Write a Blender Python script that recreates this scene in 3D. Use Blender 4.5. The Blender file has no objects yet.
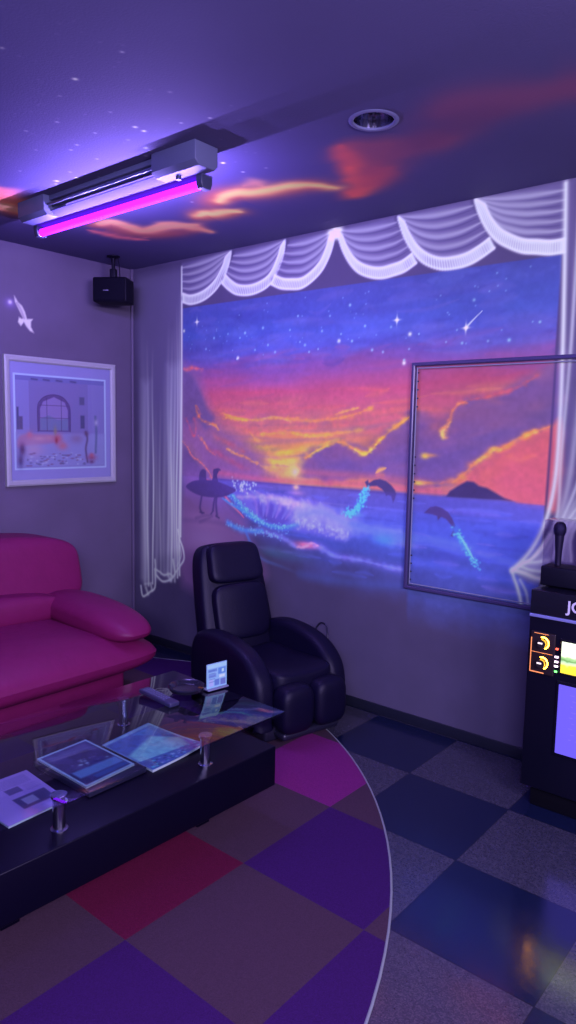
import bpy, bmesh, math, random
import numpy as np
from mathutils import Vector, Matrix, Euler

random.seed(7)
RNG = np.random.default_rng(11)
scene = bpy.context.scene
COL = scene.collection
H = 2.55                      # ceiling height
PI = math.pi

# ------------------------------------------------------------------ materials
def s2l(c):
    c = np.asarray(c, float)
    return np.where(c <= 0.04045, c / 12.92, ((c + 0.055) / 1.055) ** 2.4)

TINT = np.array([0.80, 0.62, 1.75])      # mean tint of the violet room light; pigments are chosen against it
def A(r, g, b, k=1.0):
    """pigment that reads as roughly this colour in the room's violet light"""
    v = s2l(np.array([r, g, b]) / 255.0) / TINT * k
    return tuple(float(x) for x in np.clip(v, 0.0015, 0.93))

MATS = {}
def mat(name, base=(0.1, 0.1, 0.1), rough=0.6, metal=0.0, emit=None, estr=1.0, noise=0.0, nscale=40.0,
        bump=0.0, bscale=60.0, spec=0.5, coat=0.0):
    if name in MATS: return MATS[name]
    m = bpy.data.materials.new(name); m.use_nodes = True
    nt = m.node_tree; b = nt.nodes['Principled BSDF']
    b.inputs['Base Color'].default_value = (*base, 1)
    b.inputs['Roughness'].default_value = rough
    b.inputs['Metallic'].default_value = metal
    b.inputs['Specular IOR Level'].default_value = spec
    if coat: b.inputs['Coat Weight'].default_value = coat; b.inputs['Coat Roughness'].default_value = 0.1
    if emit is not None:
        b.inputs['Emission Color'].default_value = (*emit, 1); b.inputs['Emission Strength'].default_value = estr
    tc = nt.nodes.new('ShaderNodeTexCoord')
    if noise:
        n = nt.nodes.new('ShaderNodeTexNoise'); n.inputs['Scale'].default_value = nscale; n.inputs['Detail'].default_value = 4
        nt.links.new(tc.outputs['Object'], n.inputs['Vector'])
        mx = nt.nodes.new('ShaderNodeMix'); mx.data_type = 'RGBA'
        mx.inputs['A'].default_value = (*[x * (1 - noise) for x in base], 1)
        mx.inputs['B'].default_value = (*[min(1, x * (1 + noise)) for x in base], 1)
        nt.links.new(n.outputs['Fac'], mx.inputs['Factor']); nt.links.new(mx.outputs['Result'], b.inputs['Base Color'])
    if bump:
        n = nt.nodes.new('ShaderNodeTexNoise'); n.inputs['Scale'].default_value = bscale; n.inputs['Detail'].default_value = 5
        nt.links.new(tc.outputs['Object'], n.inputs['Vector'])
        bp = nt.nodes.new('ShaderNodeBump'); bp.inputs['Strength'].default_value = bump; bp.inputs['Distance'].default_value = 0.003
        nt.links.new(n.outputs['Fac'], bp.inputs['Height']); nt.links.new(bp.outputs['Normal'], b.inputs['Normal'])
    MATS[name] = m
    return m

def paint_mat(name, rough=0.65, bump=0.25, spec=0.3):
    """matt paint whose pigment is stored per vertex in the colour attribute 'pigment'"""
    m = mat(name, rough=rough, bump=bump, bscale=120, spec=spec)
    nt = m.node_tree
    a = nt.nodes.new('ShaderNodeAttribute'); a.attribute_name = 'pigment'
    nt.links.new(a.outputs['Color'], nt.nodes['Principled BSDF'].inputs['Base Color'])
    return m

def glass_mat(name, tint=(0.9, 0.93, 0.95), ior=1.5, gain=1.0):
    m = bpy.data.materials.new(name); m.use_nodes = True; nt = m.node_tree
    nt.nodes.remove(nt.nodes['Principled BSDF']); out = nt.nodes['Material Output']
    t = nt.nodes.new('ShaderNodeBsdfTransparent'); t.inputs['Color'].default_value = (*tint, 1)
    g = nt.nodes.new('ShaderNodeBsdfGlossy'); g.inputs['Roughness'].default_value = 0.02
    f = nt.nodes.new('ShaderNodeFresnel'); f.inputs['IOR'].default_value = ior
    mu = nt.nodes.new('ShaderNodeMath'); mu.operation = 'MULTIPLY'; mu.use_clamp = True; mu.inputs[1].default_value = gain
    mx = nt.nodes.new('ShaderNodeMixShader')
    # the pane is crossed in a straight line, so only its front faces mirror
    ge = nt.nodes.new('ShaderNodeNewGeometry'); fr = nt.nodes.new('ShaderNodeMath'); fr.operation = 'SUBTRACT'; fr.inputs[0].default_value = 1.0
    m2 = nt.nodes.new('ShaderNodeMath'); m2.operation = 'MULTIPLY'
    nt.links.new(ge.outputs['Backfacing'], fr.inputs[1]); nt.links.new(f.outputs['Fac'], m2.inputs[0]); nt.links.new(fr.outputs[0], m2.inputs[1])
    nt.links.new(m2.outputs[0], mu.inputs[0]); nt.links.new(mu.outputs[0], mx.inputs['Fac'])
    nt.links.new(t.outputs[0], mx.inputs[1]); nt.links.new(g.outputs[0], mx.inputs[2]); nt.links.new(mx.outputs[0], out.inputs['Surface'])
    MATS[name] = m
    return m

# ------------------------------------------------------------------ mesh helpers
def link(name, me, m=None, parent=None):
    o = bpy.data.objects.new(name, me); COL.objects.link(o)
    if m is not None: me.materials.append(m)
    if parent is not None: o.parent = parent
    return o

def build(name, bm, m, parent=None, sharp=35, loc=None, rot=None):
    bmesh.ops.recalc_face_normals(bm, faces=bm.faces[:])
    me = bpy.data.meshes.new(name); bm.to_mesh(me); bm.free()
    for p in me.polygons: p.use_smooth = True
    me.set_sharp_from_angle(angle=math.radians(sharp))
    o = link(name, me, m, parent)
    if loc: o.location = loc
    if rot: o.rotation_euler = rot
    return o

def tag(o, label=None, cat=None, group=None, kind=None):
    if label: o['label'] = label
    if cat: o['category'] = cat
    if group: o['group'] = group
    if kind: o['kind'] = kind
    return o

def thing(name, label, cat, loc=(0, 0, 0), rz=0.0, group=None):
    o = bpy.data.objects.new(name, None); COL.objects.link(o); o.empty_display_size = 0.1
    o.location = loc; o.rotation_euler = (0, 0, rz)
    return tag(o, label, cat, group)

def BM(): return bmesh.new()

def rbox(bm, c, size, bev=0.0, seg=3, M=None):
    r = bmesh.ops.create_cube(bm, size=1.0)
    vs = r['verts']
    for v in vs: v.co = Vector((v.co.x * size[0] + c[0], v.co.y * size[1] + c[1], v.co.z * size[2] + c[2]))
    if bev > 0:
        es = list({e for v in vs for e in v.link_edges})
        rr = bmesh.ops.bevel(bm, geom=es, offset=bev, segments=seg, profile=0.5, affect='EDGES')
        vs = list({v for f in rr['faces'] for v in f.verts} | {v for v in vs if v.is_valid})
    if M is not None:
        for v in vs: v.co = M @ v.co
    return bm

def box(c, size, bev=0.0, seg=3): return rbox(BM(), c, size, bev, seg)

def tube(bm, pts, r, seg=16, caps=True, closed=False):
    pts = [Vector(p) for p in pts]; n = len(pts); rings = []
    up = Vector((0, 0, 1))
    for i, p in enumerate(pts):
        a = pts[(i - 1) % n] if (i or closed) else p; b = pts[(i + 1) % n] if (i < n - 1 or closed) else p
        t = (b - a).normalized()
        x = t.cross(up)
        if x.length < 1e-3: x = t.cross(Vector((0, 1, 0)))
        x.normalize(); y = x.cross(t).normalized(); 
        rad = r[i] if isinstance(r, (list, tuple)) else r
        rings.append([bm.verts.new(p + x * math.cos(2 * PI * k / seg) * rad + y * math.sin(2 * PI * k / seg) * rad) for k in range(seg)])
    m = n if closed else n - 1
    for i in range(m):
        A_, B_ = rings[i], rings[(i + 1) % n]
        for k in range(seg): bm.faces.new((A_[k], A_[(k + 1) % seg], B_[(k + 1) % seg], B_[k]))
    if caps and not closed: bm.faces.new(rings[0][::-1]); bm.faces.new(rings[-1])
    return bm

def lathe(bm, prof, c=(0, 0, 0), seg=32, M=None):
    """prof: (radius, z) pairs; radius 0 closes the end"""
    rings = []
    for r, z in prof:
        if r <= 1e-6: rings.append([bm.verts.new((c[0], c[1], c[2] + z))])
        else: rings.append([bm.verts.new((c[0] + r * math.cos(2 * PI * k / seg), c[1] + r * math.sin(2 * PI * k / seg), c[2] + z)) for k in range(seg)])
    for a, b in zip(rings, rings[1:]):
        for k in range(seg):
            q = (k + 1) % seg
            if len(a) == 1 and len(b) == 1: continue
            if len(a) == 1: bm.faces.new((a[0], b[k], b[q]))
            elif len(b) == 1: bm.faces.new((a[k], a[q], b[0]))
            else: bm.faces.new((a[k], a[q], b[q], b[k]))
    if M is not None:
        for ring in rings:
            for v in ring: v.co = M @ v.co
    return bm

def cushion(c, half, e1=0.35, e2=0.35, nu=48, nv=28, fn=None, bm=None):
    """superellipsoid cushion: e1 rounds the top/bottom edges, e2 the corners in plan; fn(x,y,z in -1..1) -> offset"""
    bm = bm or BM()
    sp = lambda v, e: math.copysign(abs(v) ** e, v)
    rings = []
    for j in range(nv + 1):
        ph = -PI / 2 + PI * j / nv
        row = []
        for i in range(nu):
            th = 2 * PI * i / nu
            x = sp(math.cos(ph), e1) * sp(math.cos(th), e2); y = sp(math.cos(ph), e1) * sp(math.sin(th), e2); z = sp(math.sin(ph), e1)
            d = fn(x, y, z) if fn else (0, 0, 0)
            row.append(Vector((c[0] + half[0] * x + d[0], c[1] + half[1] * y + d[1], c[2] + half[2] * z + d[2])))
            if j in (0, nv): break
        rings.append([bm.verts.new(p) for p in row])
    for a, b in zip(rings, rings[1:]):
        for k in range(nu):
            q = (k + 1) % nu
            if len(a) == 1: bm.faces.new((a[0], b[q], b[k]))
            elif len(b) == 1: bm.faces.new((a[k], a[q], b[0]))
            else: bm.faces.new((a[k], a[q], b[q], b[k]))
    return bm

def prism(bm, pts, a, b, axis=1, bev=0.0, seg=3):
    """polygon in the plane across `axis`, extruded from a to b"""
    def P(u, v, w): return (w, u, v) if axis == 0 else (u, w, v) if axis == 1 else (u, v, w)
    lo = [bm.verts.new(P(u, v, a)) for u, v in pts]; hi = [bm.verts.new(P(u, v, b)) for u, v in pts]
    n = len(pts); fs = [bm.faces.new(lo[::-1]), bm.faces.new(hi)]
    for i in range(n): fs.append(bm.faces.new((lo[i], lo[(i + 1) % n], hi[(i + 1) % n], hi[i])))
    if bev > 0:
        bmesh.ops.recalc_face_normals(bm, faces=fs)
        es = list(fs[0].edges) + list(fs[1].edges)
        bmesh.ops.bevel(bm, geom=es, offset=bev, segments=seg, profile=0.5, affect='EDGES')
    return bm

def smoothpoly(pts, n=6, closed=True):
    """Catmull-Rom through the points"""
    P = [np.array(p, float) for p in pts]; N = len(P); out = []
    rng = range(N) if closed else range(N - 1)
    for i in rng:
        g = (lambda k: P[k % N]) if closed else (lambda k: P[min(max(k, 0), N - 1)])
        p0, p1, p2, p3 = g(i - 1), g(i), g(i + 1), g(i + 2)
        for k in range(n):
            t = k / n
            out.append(tuple(0.5 * (2 * p1 + (p2 - p0) * t + (2 * p0 - 5 * p1 + 4 * p2 - p3) * t * t + (3 * p1 - p0 - 3 * p2 + p3) * t ** 3)))
    if not closed: out.append(tuple(P[-1]))
    return out

def text_part(name, body, size, depth, m, parent, loc, rot):
    cu = bpy.data.curves.new(name, 'FONT'); cu.body = body; cu.size = size; cu.extrude = depth; cu.offset = .0010; cu.align_x = 'LEFT'
    tmp = bpy.data.objects.new(name, cu); COL.objects.link(tmp)
    dg = bpy.context.evaluated_depsgraph_get(); me = bpy.data.meshes.new_from_object(tmp.evaluated_get(dg))
    bpy.data.objects.remove(tmp)
    me.materials.clear()
    o = link(name, me, m, parent); o.location = loc; o.rotation_euler = rot
    return o

# ------------------------------------------------------------------ paint: a canvas in surface metres
class Canvas:
    def __init__(s, u0, u1, v0, v1, step):
        s.nu = int(round((u1 - u0) / step)) + 1; s.nv = int(round((v1 - v0) / step)) + 1
        s.u = np.linspace(u0, u1, s.nu); s.v = np.linspace(v0, v1, s.nv); s.step = step
        s.U, s.V = np.meshgrid(s.u, s.v)
        s.C = np.zeros((s.nv, s.nu, 3))
    def fbm(s, scale, octv=4, seed=0, ratio=1.0):
        r = np.random.default_rng(seed); out = np.zeros_like(s.U); amp = 1.0; tot = 0
        for o in range(octv):
            f = scale * 2 ** o
            x = (s.U - s.u[0]) * f; y = (s.V - s.v[0]) * f * ratio
            L = r.random((int(y.max()) + 3, int(x.max()) + 3))
            xi = x.astype(int); yi = y.astype(int); fx = x - xi; fy = y - yi
            fx = fx * fx * (3 - 2 * fx); fy = fy * fy * (3 - 2 * fy)
            a = L[yi, xi] * (1 - fx) + L[yi, xi + 1] * fx; b = L[yi + 1, xi] * (1 - fx) + L[yi + 1, xi + 1] * fx
            out += amp * (a * (1 - fy) + b * fy); tot += amp; amp *= 0.5
        return out / tot
    def mixin(s, col, al, sl=(slice(None), slice(None))):
        c = np.array(col, float) / 255.0
        s.C[sl] = s.C[sl] * (1 - al[..., None]) + c * al[..., None]
    def window(s, lo, hi, pad):
        i0 = max(0, int((lo[0] - pad - s.u[0]) / s.step)); i1 = min(s.nu, int((hi[0] + pad - s.u[0]) / s.step) + 2)
        j0 = max(0, int((lo[1] - pad - s.v[0]) / s.step)); j1 = min(s.nv, int((hi[1] + pad - s.v[0]) / s.step) + 2)
        return (slice(j0, j1), slice(i0, i1)) if i1 > i0 and j1 > j0 else None
    def _dist(s, pts, sl):
        X, Y = s.U[sl], s.V[sl]; d = np.full(X.shape, 9.0); T = np.zeros(X.shape); n = len(pts) - 1
        for k, (a, b) in enumerate(zip(pts, pts[1:])):
            ax, ay = a; dx, dy = b[0] - ax, b[1] - ay; L = dx * dx + dy * dy + 1e-12
            t = np.clip(((X - ax) * dx + (Y - ay) * dy) / L, 0, 1)
            q = np.hypot(X - ax - t * dx, Y - ay - t * dy); m = q < d
            d = np.where(m, q, d); T = np.where(m, (k + t) / n, T)
        return d, T
    def stroke(s, pts, w, col, al=1.0, smooth=True, fade=None, hard=False):
        if smooth and len(pts) > 2: pts = smoothpoly(pts, 5, False)
        P = np.array(pts); sl = s.window(P.min(0), P.max(0), w * 2.6)
        if sl is None: return
        d, T = s._dist(pts, sl); ww = w
        if fade == 'ends': ww = w * (0.25 + 0.75 * np.sin(PI * np.clip(T, 0, 1)))
        if fade == 'end': ww = w * (1 - 0.8 * T)
        if fade == 'start': ww = w * (0.2 + 0.8 * T)
        a = np.clip((ww - d) / s.step + 0.5, 0, 1) if hard else np.exp(-(d / ww) ** 2)
        if fade == 'a0': a = a * np.clip(T * 1.6, 0, 1)
        if fade == 'a1': a = a * np.clip((1 - T) * 1.6, 0, 1)
        s.mixin(col, al * a, sl)
    def fill(s, pts, col, al=1.0, feather=0.006, smooth=False, n1=None, grad=None):
        if smooth: pts = smoothpoly(pts, 5, True)
        P = np.array(pts); sl = s.window(P.min(0), P.max(0), feather * 2)
        if sl is None: return
        X, Y = s.U[sl], s.V[sl]; inside = np.zeros(X.shape, bool); Q = list(pts) + [pts[0]]
        for (x0, y0), (x1, y1) in zip(Q, Q[1:]):
            if y0 == y1: continue
            c = ((Y < y0) != (Y < y1)) & (X < (x1 - x0) * (Y - y0) / (y1 - y0) + x0); inside ^= c
        d, _ = s._dist(Q, sl); sd = np.where(inside, d, -d)
        a = np.clip(sd / (2 * feather) + 0.5, 0, 1)
        if n1 is not None: a = a * n1[sl]
        s.mixin(col, al * a, sl)
    def blob(s, c, rx, ry, col, al=1.0, rot=0.0, p=1.0):
        R = max(rx, ry) * 2.4; sl = s.window(c, c, R)
        if sl is None: return
        X, Y = s.U[sl] - c[0], s.V[sl] - c[1]; ca, sa = math.cos(rot), math.sin(rot)
        r2 = ((X * ca + Y * sa) / rx) ** 2 + ((-X * sa + Y * ca) / ry) ** 2
        s.mixin(col, al * np.exp(-r2 ** p), sl)
    def mesh(s, name, m, to3d, keep=None, parent=None):
        n = s.nu * s.nv
        co = to3d(s.U.ravel(), s.V.ravel()).astype(np.float32)
        idx = np.arange(n).reshape(s.nv, s.nu)
        q = np.stack([idx[:-1, :-1], idx[:-1, 1:], idx[1:, 1:], idx[1:, :-1]], -1).reshape(-1, 4)
        if keep is not None: q = q[keep(s.U[:-1, :-1].ravel() + s.step / 2, s.V[:-1, :-1].ravel() + s.step / 2)]
        me = bpy.data.meshes.new(name)
        me.vertices.add(n); me.vertices.foreach_set('co', co.ravel())
        me.loops.add(q.size); me.loops.foreach_set('vertex_index', q.ravel().astype(np.int32))
        me.polygons.add(len(q)); me.polygons.foreach_set('loop_start', (np.arange(len(q)) * 4).astype(np.int32))
        me.update(calc_edges=True)
        pig = np.clip(s2l(np.clip(s.C, 0, 1)) / TINT, 0.0015, 0.93).reshape(-1, 3)
        rgba = np.ones((n, 4), np.float32); rgba[:, :3] = pig
        at = me.color_attributes.new('pigment', 'FLOAT_COLOR', 'POINT'); at.data.foreach_set('color', rgba.ravel())
        return link(name, me, m, parent)

def star(cv, c, r, col=(225, 235, 255), al=1.0, rays=False):
    cv.blob(c, r, r, col, al)
    if rays:
        cv.blob(c, r * 0.45, r * 2.6, col, al * .8); cv.blob(c, r * 2.2, r * 0.45, col, al * .8)

# ------------------------------------------------------------------ the painted far wall
cv = Canvas(0.0, 3.46, 0.0, H, 0.0045)
X, Z = cv.U, cv.V
n_big = cv.fbm(2.2, 4, 1); n_mid = cv.fbm(7, 4, 2); n_fin = cv.fbm(45, 3, 3); n_hor = cv.fbm(1.6, 5, 4, ratio=5.0)
WALL = np.array([74, 62, 122.])
cv.C[:] = WALL / 255 * (0.94 + 0.12 * n_mid[..., None])
# sky, from the horizon up to the valance
zk = [0.55, 0.80, 1.00, 1.10, 1.185, 1.20, 1.25, 1.30, 1.36, 1.43, 1.52, 1.62, 1.72, 1.80, 1.87, 1.95, 2.05, 2.15, 2.26]
sk = np.array([(62, 62, 122), (66, 72, 150), (72, 84, 185), (78, 84, 190), (92, 84, 175), (205, 110, 135), (214, 128, 120), (208, 130, 105),
      (214, 132, 100), (212, 120, 122), (206, 102, 134), (194, 92, 144), (186, 80, 138), (156, 78, 158), (112, 76, 176), (84, 80, 196),
      (72, 84, 204), (68, 76, 192), (66, 70, 178)], float)
zz = Z + (n_hor - 0.5) * 0.14 * (Z > 1.2) * np.clip((Z - 1.2) * 6, 0, 1)
sky = np.stack([np.interp(zz, zk, sk[:, k]) for k in range(3)], -1) / 255
sky *= (0.90 + 0.20 * n_hor)[..., None]
xr = np.interp(Z, [0.6, 1.3, 2.3], [2.885, 2.895, 2.905])
inm = np.clip((X - 0.505) / 0.006, 0, 1) * np.clip((xr - X) / 0.006, 0, 1) * np.clip((2.2505 - Z) / 0.005, 0, 1)
# the sea fades into bare wall towards the bottom, further down on the right
lowz = np.interp(X, [0.5, 0.9, 1.3, 1.7, 2.1, 2.21, 2.23, 3.0], [1.02, 0.90, 0.72, 0.60, 0.60, 0.60, 0.50, 0.50])
fadeb = np.clip((Z - lowz + (n_mid - .5) * .12) / np.interp(X, [0.5, 2.21, 2.23], [0.30, 0.24, 0.16]), 0, 1)
al = inm * fadeb
cv.C = cv.C * (1 - al[..., None]) + sky * al[..., None]
SKYM = inm

def spray(pts, n, spread, c, r=(.003, .007), a=(.4, .95)):
    P = smoothpoly(pts, 8, False)
    for i in range(n):
        q = P[RNG.integers(len(P))]
        cv.blob((q[0] + RNG.normal(0, spread), q[1] + RNG.normal(0, spread * .8)), RNG.uniform(*r), RNG.uniform(*r), c, RNG.uniform(*a))
def puff(pts, w, c, a, n=None):
    P = np.array(smoothpoly(pts, 8, False)); L = sum(math.dist(p, q) for p, q in zip(P, P[1:]))
    cv.stroke([tuple(q) for q in P], w * .8, c, a * .45, smooth=False, fade='ends')
    for i in range(n or int(L / .0075)):
        q = P[RNG.integers(len(P))]; k = RNG.uniform(.45, 1.15)
        cc_ = np.clip(np.array(c) + RNG.normal(0, 12, 3), 0, 255)
        cv.blob((q[0] + RNG.normal(0, w * .55), q[1] + RNG.normal(0, w * .45)), w * k * 1.3, w * k * .8, cc_, a * RNG.uniform(.15, .5), RNG.uniform(-.4, .4))
for i in range(230):
    x0 = RNG.uniform(.52, 2.8); z0 = RNG.uniform(1.2, 1.95); L_ = RNG.uniform(.08, .5); dz = RNG.uniform(-.03, .05)
    c = [(236, 130, 110), (150, 84, 150), (226, 96, 120), (176, 90, 146), (240, 160, 110)][i % 5] if z0 < 1.72 else [(150, 80, 168), (120, 80, 186), (186, 84, 150)][i % 3]
    cv.stroke([(x0, z0), (x0 + L_ / 2, z0 + dz * .3), (min(2.89, x0 + L_), z0 + dz)], RNG.uniform(.008, .028), c, RNG.uniform(.08, .26), fade='ends')
for i in range(120):
    x0 = RNG.uniform(.52, 2.8); z0 = RNG.uniform(1.85, 2.22); L_ = RNG.uniform(.08, .4)
    cv.stroke([(x0, z0), (x0 + L_ / 2, z0 + RNG.uniform(-.02, .02)), (min(2.89, x0 + L_), z0 + RNG.uniform(-.02, .03))], RNG.uniform(.01, .035), [(96, 104, 220), (62, 60, 170), (110, 96, 206)][i % 3], RNG.uniform(.1, .3), fade='ends')
def warmglow(): 
    c = [(1.471,1.313)][0]
    cv.blob(c, 0.62, 0.20, (234, 146, 92), 0.60)
    cv.blob((c[0] + .02, c[1] + .01), 0.32, 0.12, (238, 176, 84), 0.62)
    cv.blob((c[0], c[1] - .03), 0.17, 0.075, (250, 208, 120), 0.7)
warmglow()
for pts, w in [([(0.964,1.407),(1.210,1.407),(1.497,1.431),(1.806,1.455)], .016), ([(0.903,1.448),(1.113,1.446),(1.424,1.435),(1.706,1.463)], .012), ([(1.212,1.331),(1.389,1.338),(1.606,1.363)], .010), ([(1.032,1.355),(1.212,1.337),(1.367,1.320)], .014), ([(1.643,1.298),(1.778,1.294),(1.983,1.293)], .016), ([(1.385,1.491),(1.637,1.489),(1.962,1.514),(2.169,1.551)], .014), ([(1.116,1.274),(1.314,1.289),(1.428,1.283)], .009)]:
    cv.stroke(pts, w, (178, 112, 146), .5, fade='ends')
# long warm streaks in the sky
for pts, w, c, a in [
    ([(0.893,1.564),(1.111,1.547),(1.346,1.559),(1.565,1.543),(1.802,1.566),(1.971,1.612)], 0.011, (252, 176, 78), .75),
    ([(0.875,1.588),(1.029,1.552),(1.207,1.547)], 0.010, (255, 190, 90), .6),
    ([(1.207,1.553),(1.308,1.565),(1.421,1.542)], 0.008, (255, 214, 110), .8),
    ([(1.742,1.581),(1.807,1.597),(1.884,1.612)], 0.008, (255, 206, 100), .8),
    ([(1.209,1.466),(1.423,1.475),(1.582,1.461),(1.772,1.481),(1.913,1.498)], 0.012, (250, 190, 84), .8),
    ([(0.814,1.521),(1.112,1.488),(1.385,1.503),(1.704,1.512)], 0.014, (196, 110, 120), .5),
    ([(1.112,1.511),(1.495,1.526),(1.835,1.539),(2.139,1.591)], 0.013, (178, 96, 130), .45),
    ([(1.163,1.394),(1.351,1.365),(1.498,1.387),(1.625,1.407),(1.754,1.437)], 0.016, (244, 200, 70), .75),
    ([(1.499,1.376),(1.605,1.390),(1.680,1.425),(1.754,1.437)], 0.010, (246, 214, 74), .8),
    ([(1.259,1.315),(1.390,1.309),(1.500,1.320),(1.655,1.337)], 0.020, (252, 208, 92), .7),
    ([(1.113,1.440),(1.258,1.397),(1.351,1.348),(1.443,1.289)], 0.014, (225, 176, 96), .5),
    ([(1.081,1.422),(1.211,1.378),(1.350,1.377)], 0.018, (190, 150, 84), .45),
    ([(1.213,1.278),(1.368,1.274),(1.587,1.290),(1.711,1.312)], 0.014, (250, 190, 100), .6)]:
    puff(pts, w, c, a * .9)
# violet cloud bank on the left
LC = [(0.507,1.850),(0.583,1.872),(0.658,1.851),(0.704,1.744),(0.769,1.619),(0.876,1.521),(0.997,1.474),(1.114,1.411),(1.212,1.337),(1.261,1.257),(1.262,1.199),(0.510,1.174)]
cv.fill(LC, (136, 92, 172), 0.80, 0.05, True)
cv.fill([(0.517,1.850),(0.602,1.821),(0.677,1.732),(0.742,1.619),(0.805,1.558),(0.725,1.482),(0.641,1.557),(0.566,1.480),(0.518,1.544)], (104, 80, 164), 0.85, 0.02, True)
cv.fill([(0.518,1.415),(0.605,1.379),(0.717,1.281),(0.791,1.196),(1.035,1.185),(1.215,1.196),(1.116,1.274),(0.930,1.351),(0.734,1.445),(0.585,1.519),(0.518,1.518)], (142, 92, 172), 0.75, 0.03, True)
cv.fill([(0.519,1.376),(0.586,1.340),(0.681,1.254),(0.755,1.182),(0.529,1.169)], (106, 78, 160), 0.8, 0.02, True)
for pts, w, c, a in [
    ([(0.507,1.869),(0.564,1.861),(0.602,1.872),(0.685,1.862)], 0.012, (238, 106, 138), .85), ([(0.641,1.633),(0.678,1.595),(0.669,1.557)], 0.008, (238, 110, 110), .6),
    ([(0.631,1.639),(0.660,1.582),(0.706,1.539),(0.797,1.520),(0.841,1.484)], 0.010, (250, 130, 100), .75), ([(0.761,1.520),(0.823,1.508),(0.850,1.484)], 0.008, (255, 180, 110), .8),
    ([(0.547,1.557),(0.585,1.493),(0.623,1.443),(0.642,1.494),(0.622,1.557)], 0.010, (216, 92, 130), .6),
    ([(0.661,1.444),(0.716,1.401),(0.762,1.358),(0.825,1.323)], 0.009, (238, 120, 120), .7), ([(0.688,1.438),(0.725,1.401),(0.753,1.364)], 0.007, (248, 150, 110), .7),
    ([(0.509,1.408),(0.567,1.365),(0.605,1.315),(0.671,1.285),(0.727,1.250),(0.773,1.208),(0.809,1.160)], 0.008, (246, 128, 128), .95),
    ([(0.913,1.375),(0.956,1.352),(1.016,1.336),(1.082,1.326),(1.132,1.304),(1.173,1.288)], 0.009, (250, 158, 100), .85),
    ([(0.930,1.369),(0.964,1.358),(0.999,1.341)], 0.007, (255, 190, 120), .9), ([(1.104,1.482),(1.137,1.453),(1.162,1.424)], 0.007, (246, 166, 96), .8),
    ([(1.156,1.305),(1.213,1.278),(1.276,1.258),(1.368,1.257)], 0.010, (248, 176, 104), .6),
    ([(0.753,1.370),(0.878,1.325),(1.000,1.281),(1.117,1.250)], 0.020, (180, 92, 140), .5), ([(0.806,1.446),(0.947,1.400),(1.065,1.356)], 0.018, (196, 98, 132), .5)]:
    puff(pts, w, c, a)
# big dark cloud on the right
RC = [(1.502,1.247),(1.544,1.316),(1.599,1.368),(1.654,1.392),(1.721,1.415),(1.794,1.422),(1.846,1.413),(1.886,1.388),(1.930,1.379),(1.967,1.401),(2.014,1.438),(2.055,1.470),(2.095,1.506),(2.141,1.531),(2.192,1.561),(2.230,1.591),(2.258,1.571),(2.294,1.523),(2.334,1.485),(2.378,1.457),(2.408,1.496),(2.416,1.538),(2.440,1.590),(2.474,1.632),(2.553,1.645),(2.640,1.657),(2.714,1.683),(2.772,1.716),(2.836,1.753),(2.886,1.794),(2.927,1.817),(2.946,1.512),(2.899,1.516),(2.852,1.494),(2.786,1.466),(2.709,1.437),(2.654,1.408),(2.607,1.375),(2.559,1.345),(2.511,1.300),(2.441,1.258),(2.324,1.231),(2.154,1.241),(1.972,1.261),(1.781,1.229),(1.631,1.231)]
cv.fill(RC, (114, 82, 168), 0.92, 0.012, True)
cv.fill([(1.627,1.352),(1.722,1.377),(1.841,1.371),(1.957,1.333),(2.087,1.420),(2.188,1.502),(2.256,1.503),(2.347,1.427),(2.521,1.497),(2.710,1.589),(2.928,1.674),(2.935,1.555),(2.762,1.483),(2.577,1.387),(2.376,1.283),(2.152,1.281),(1.908,1.289),(1.711,1.290)], (98, 78, 166), 0.55, 0.05, True)
_rc = smoothpoly(RC, 4, True)
for i in range(420):
    q = _rc[RNG.integers(len(_rc))]; k = RNG.uniform(.012, .038)
    c = [(114, 82, 168), (132, 88, 164), (150, 92, 150), (104, 76, 160)][i % 4]
    cv.blob((q[0] + RNG.normal(0, .02), q[1] - abs(RNG.normal(0, .02)) * (q[1] > 1.28) + .004), k * 1.3, k * .7, c, RNG.uniform(.15, .5))
for i in range(150):
    cv.blob((RNG.uniform(1.0, 2.85), RNG.uniform(1.24, 1.62)), RNG.uniform(.03, .11), RNG.uniform(.010, .030), [(150, 92, 156), (104, 74, 164), (172, 100, 150)][i % 3], RNG.uniform(.06, .2), RNG.uniform(0, .4))
for i in range(16):
    x0 = 1.55 + i * 0.085; cv.blob((x0, 1.33 + 0.02 * i + RNG.uniform(-.05, .05)), 0.09, 0.035, (132, 82, 142), 0.25, 0.2)
cv.stroke([(1.502,1.258),(1.713,1.258),(1.909,1.258),(2.153,1.251),(2.323,1.241)], 0.022, (196, 100, 130), .5)
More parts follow.
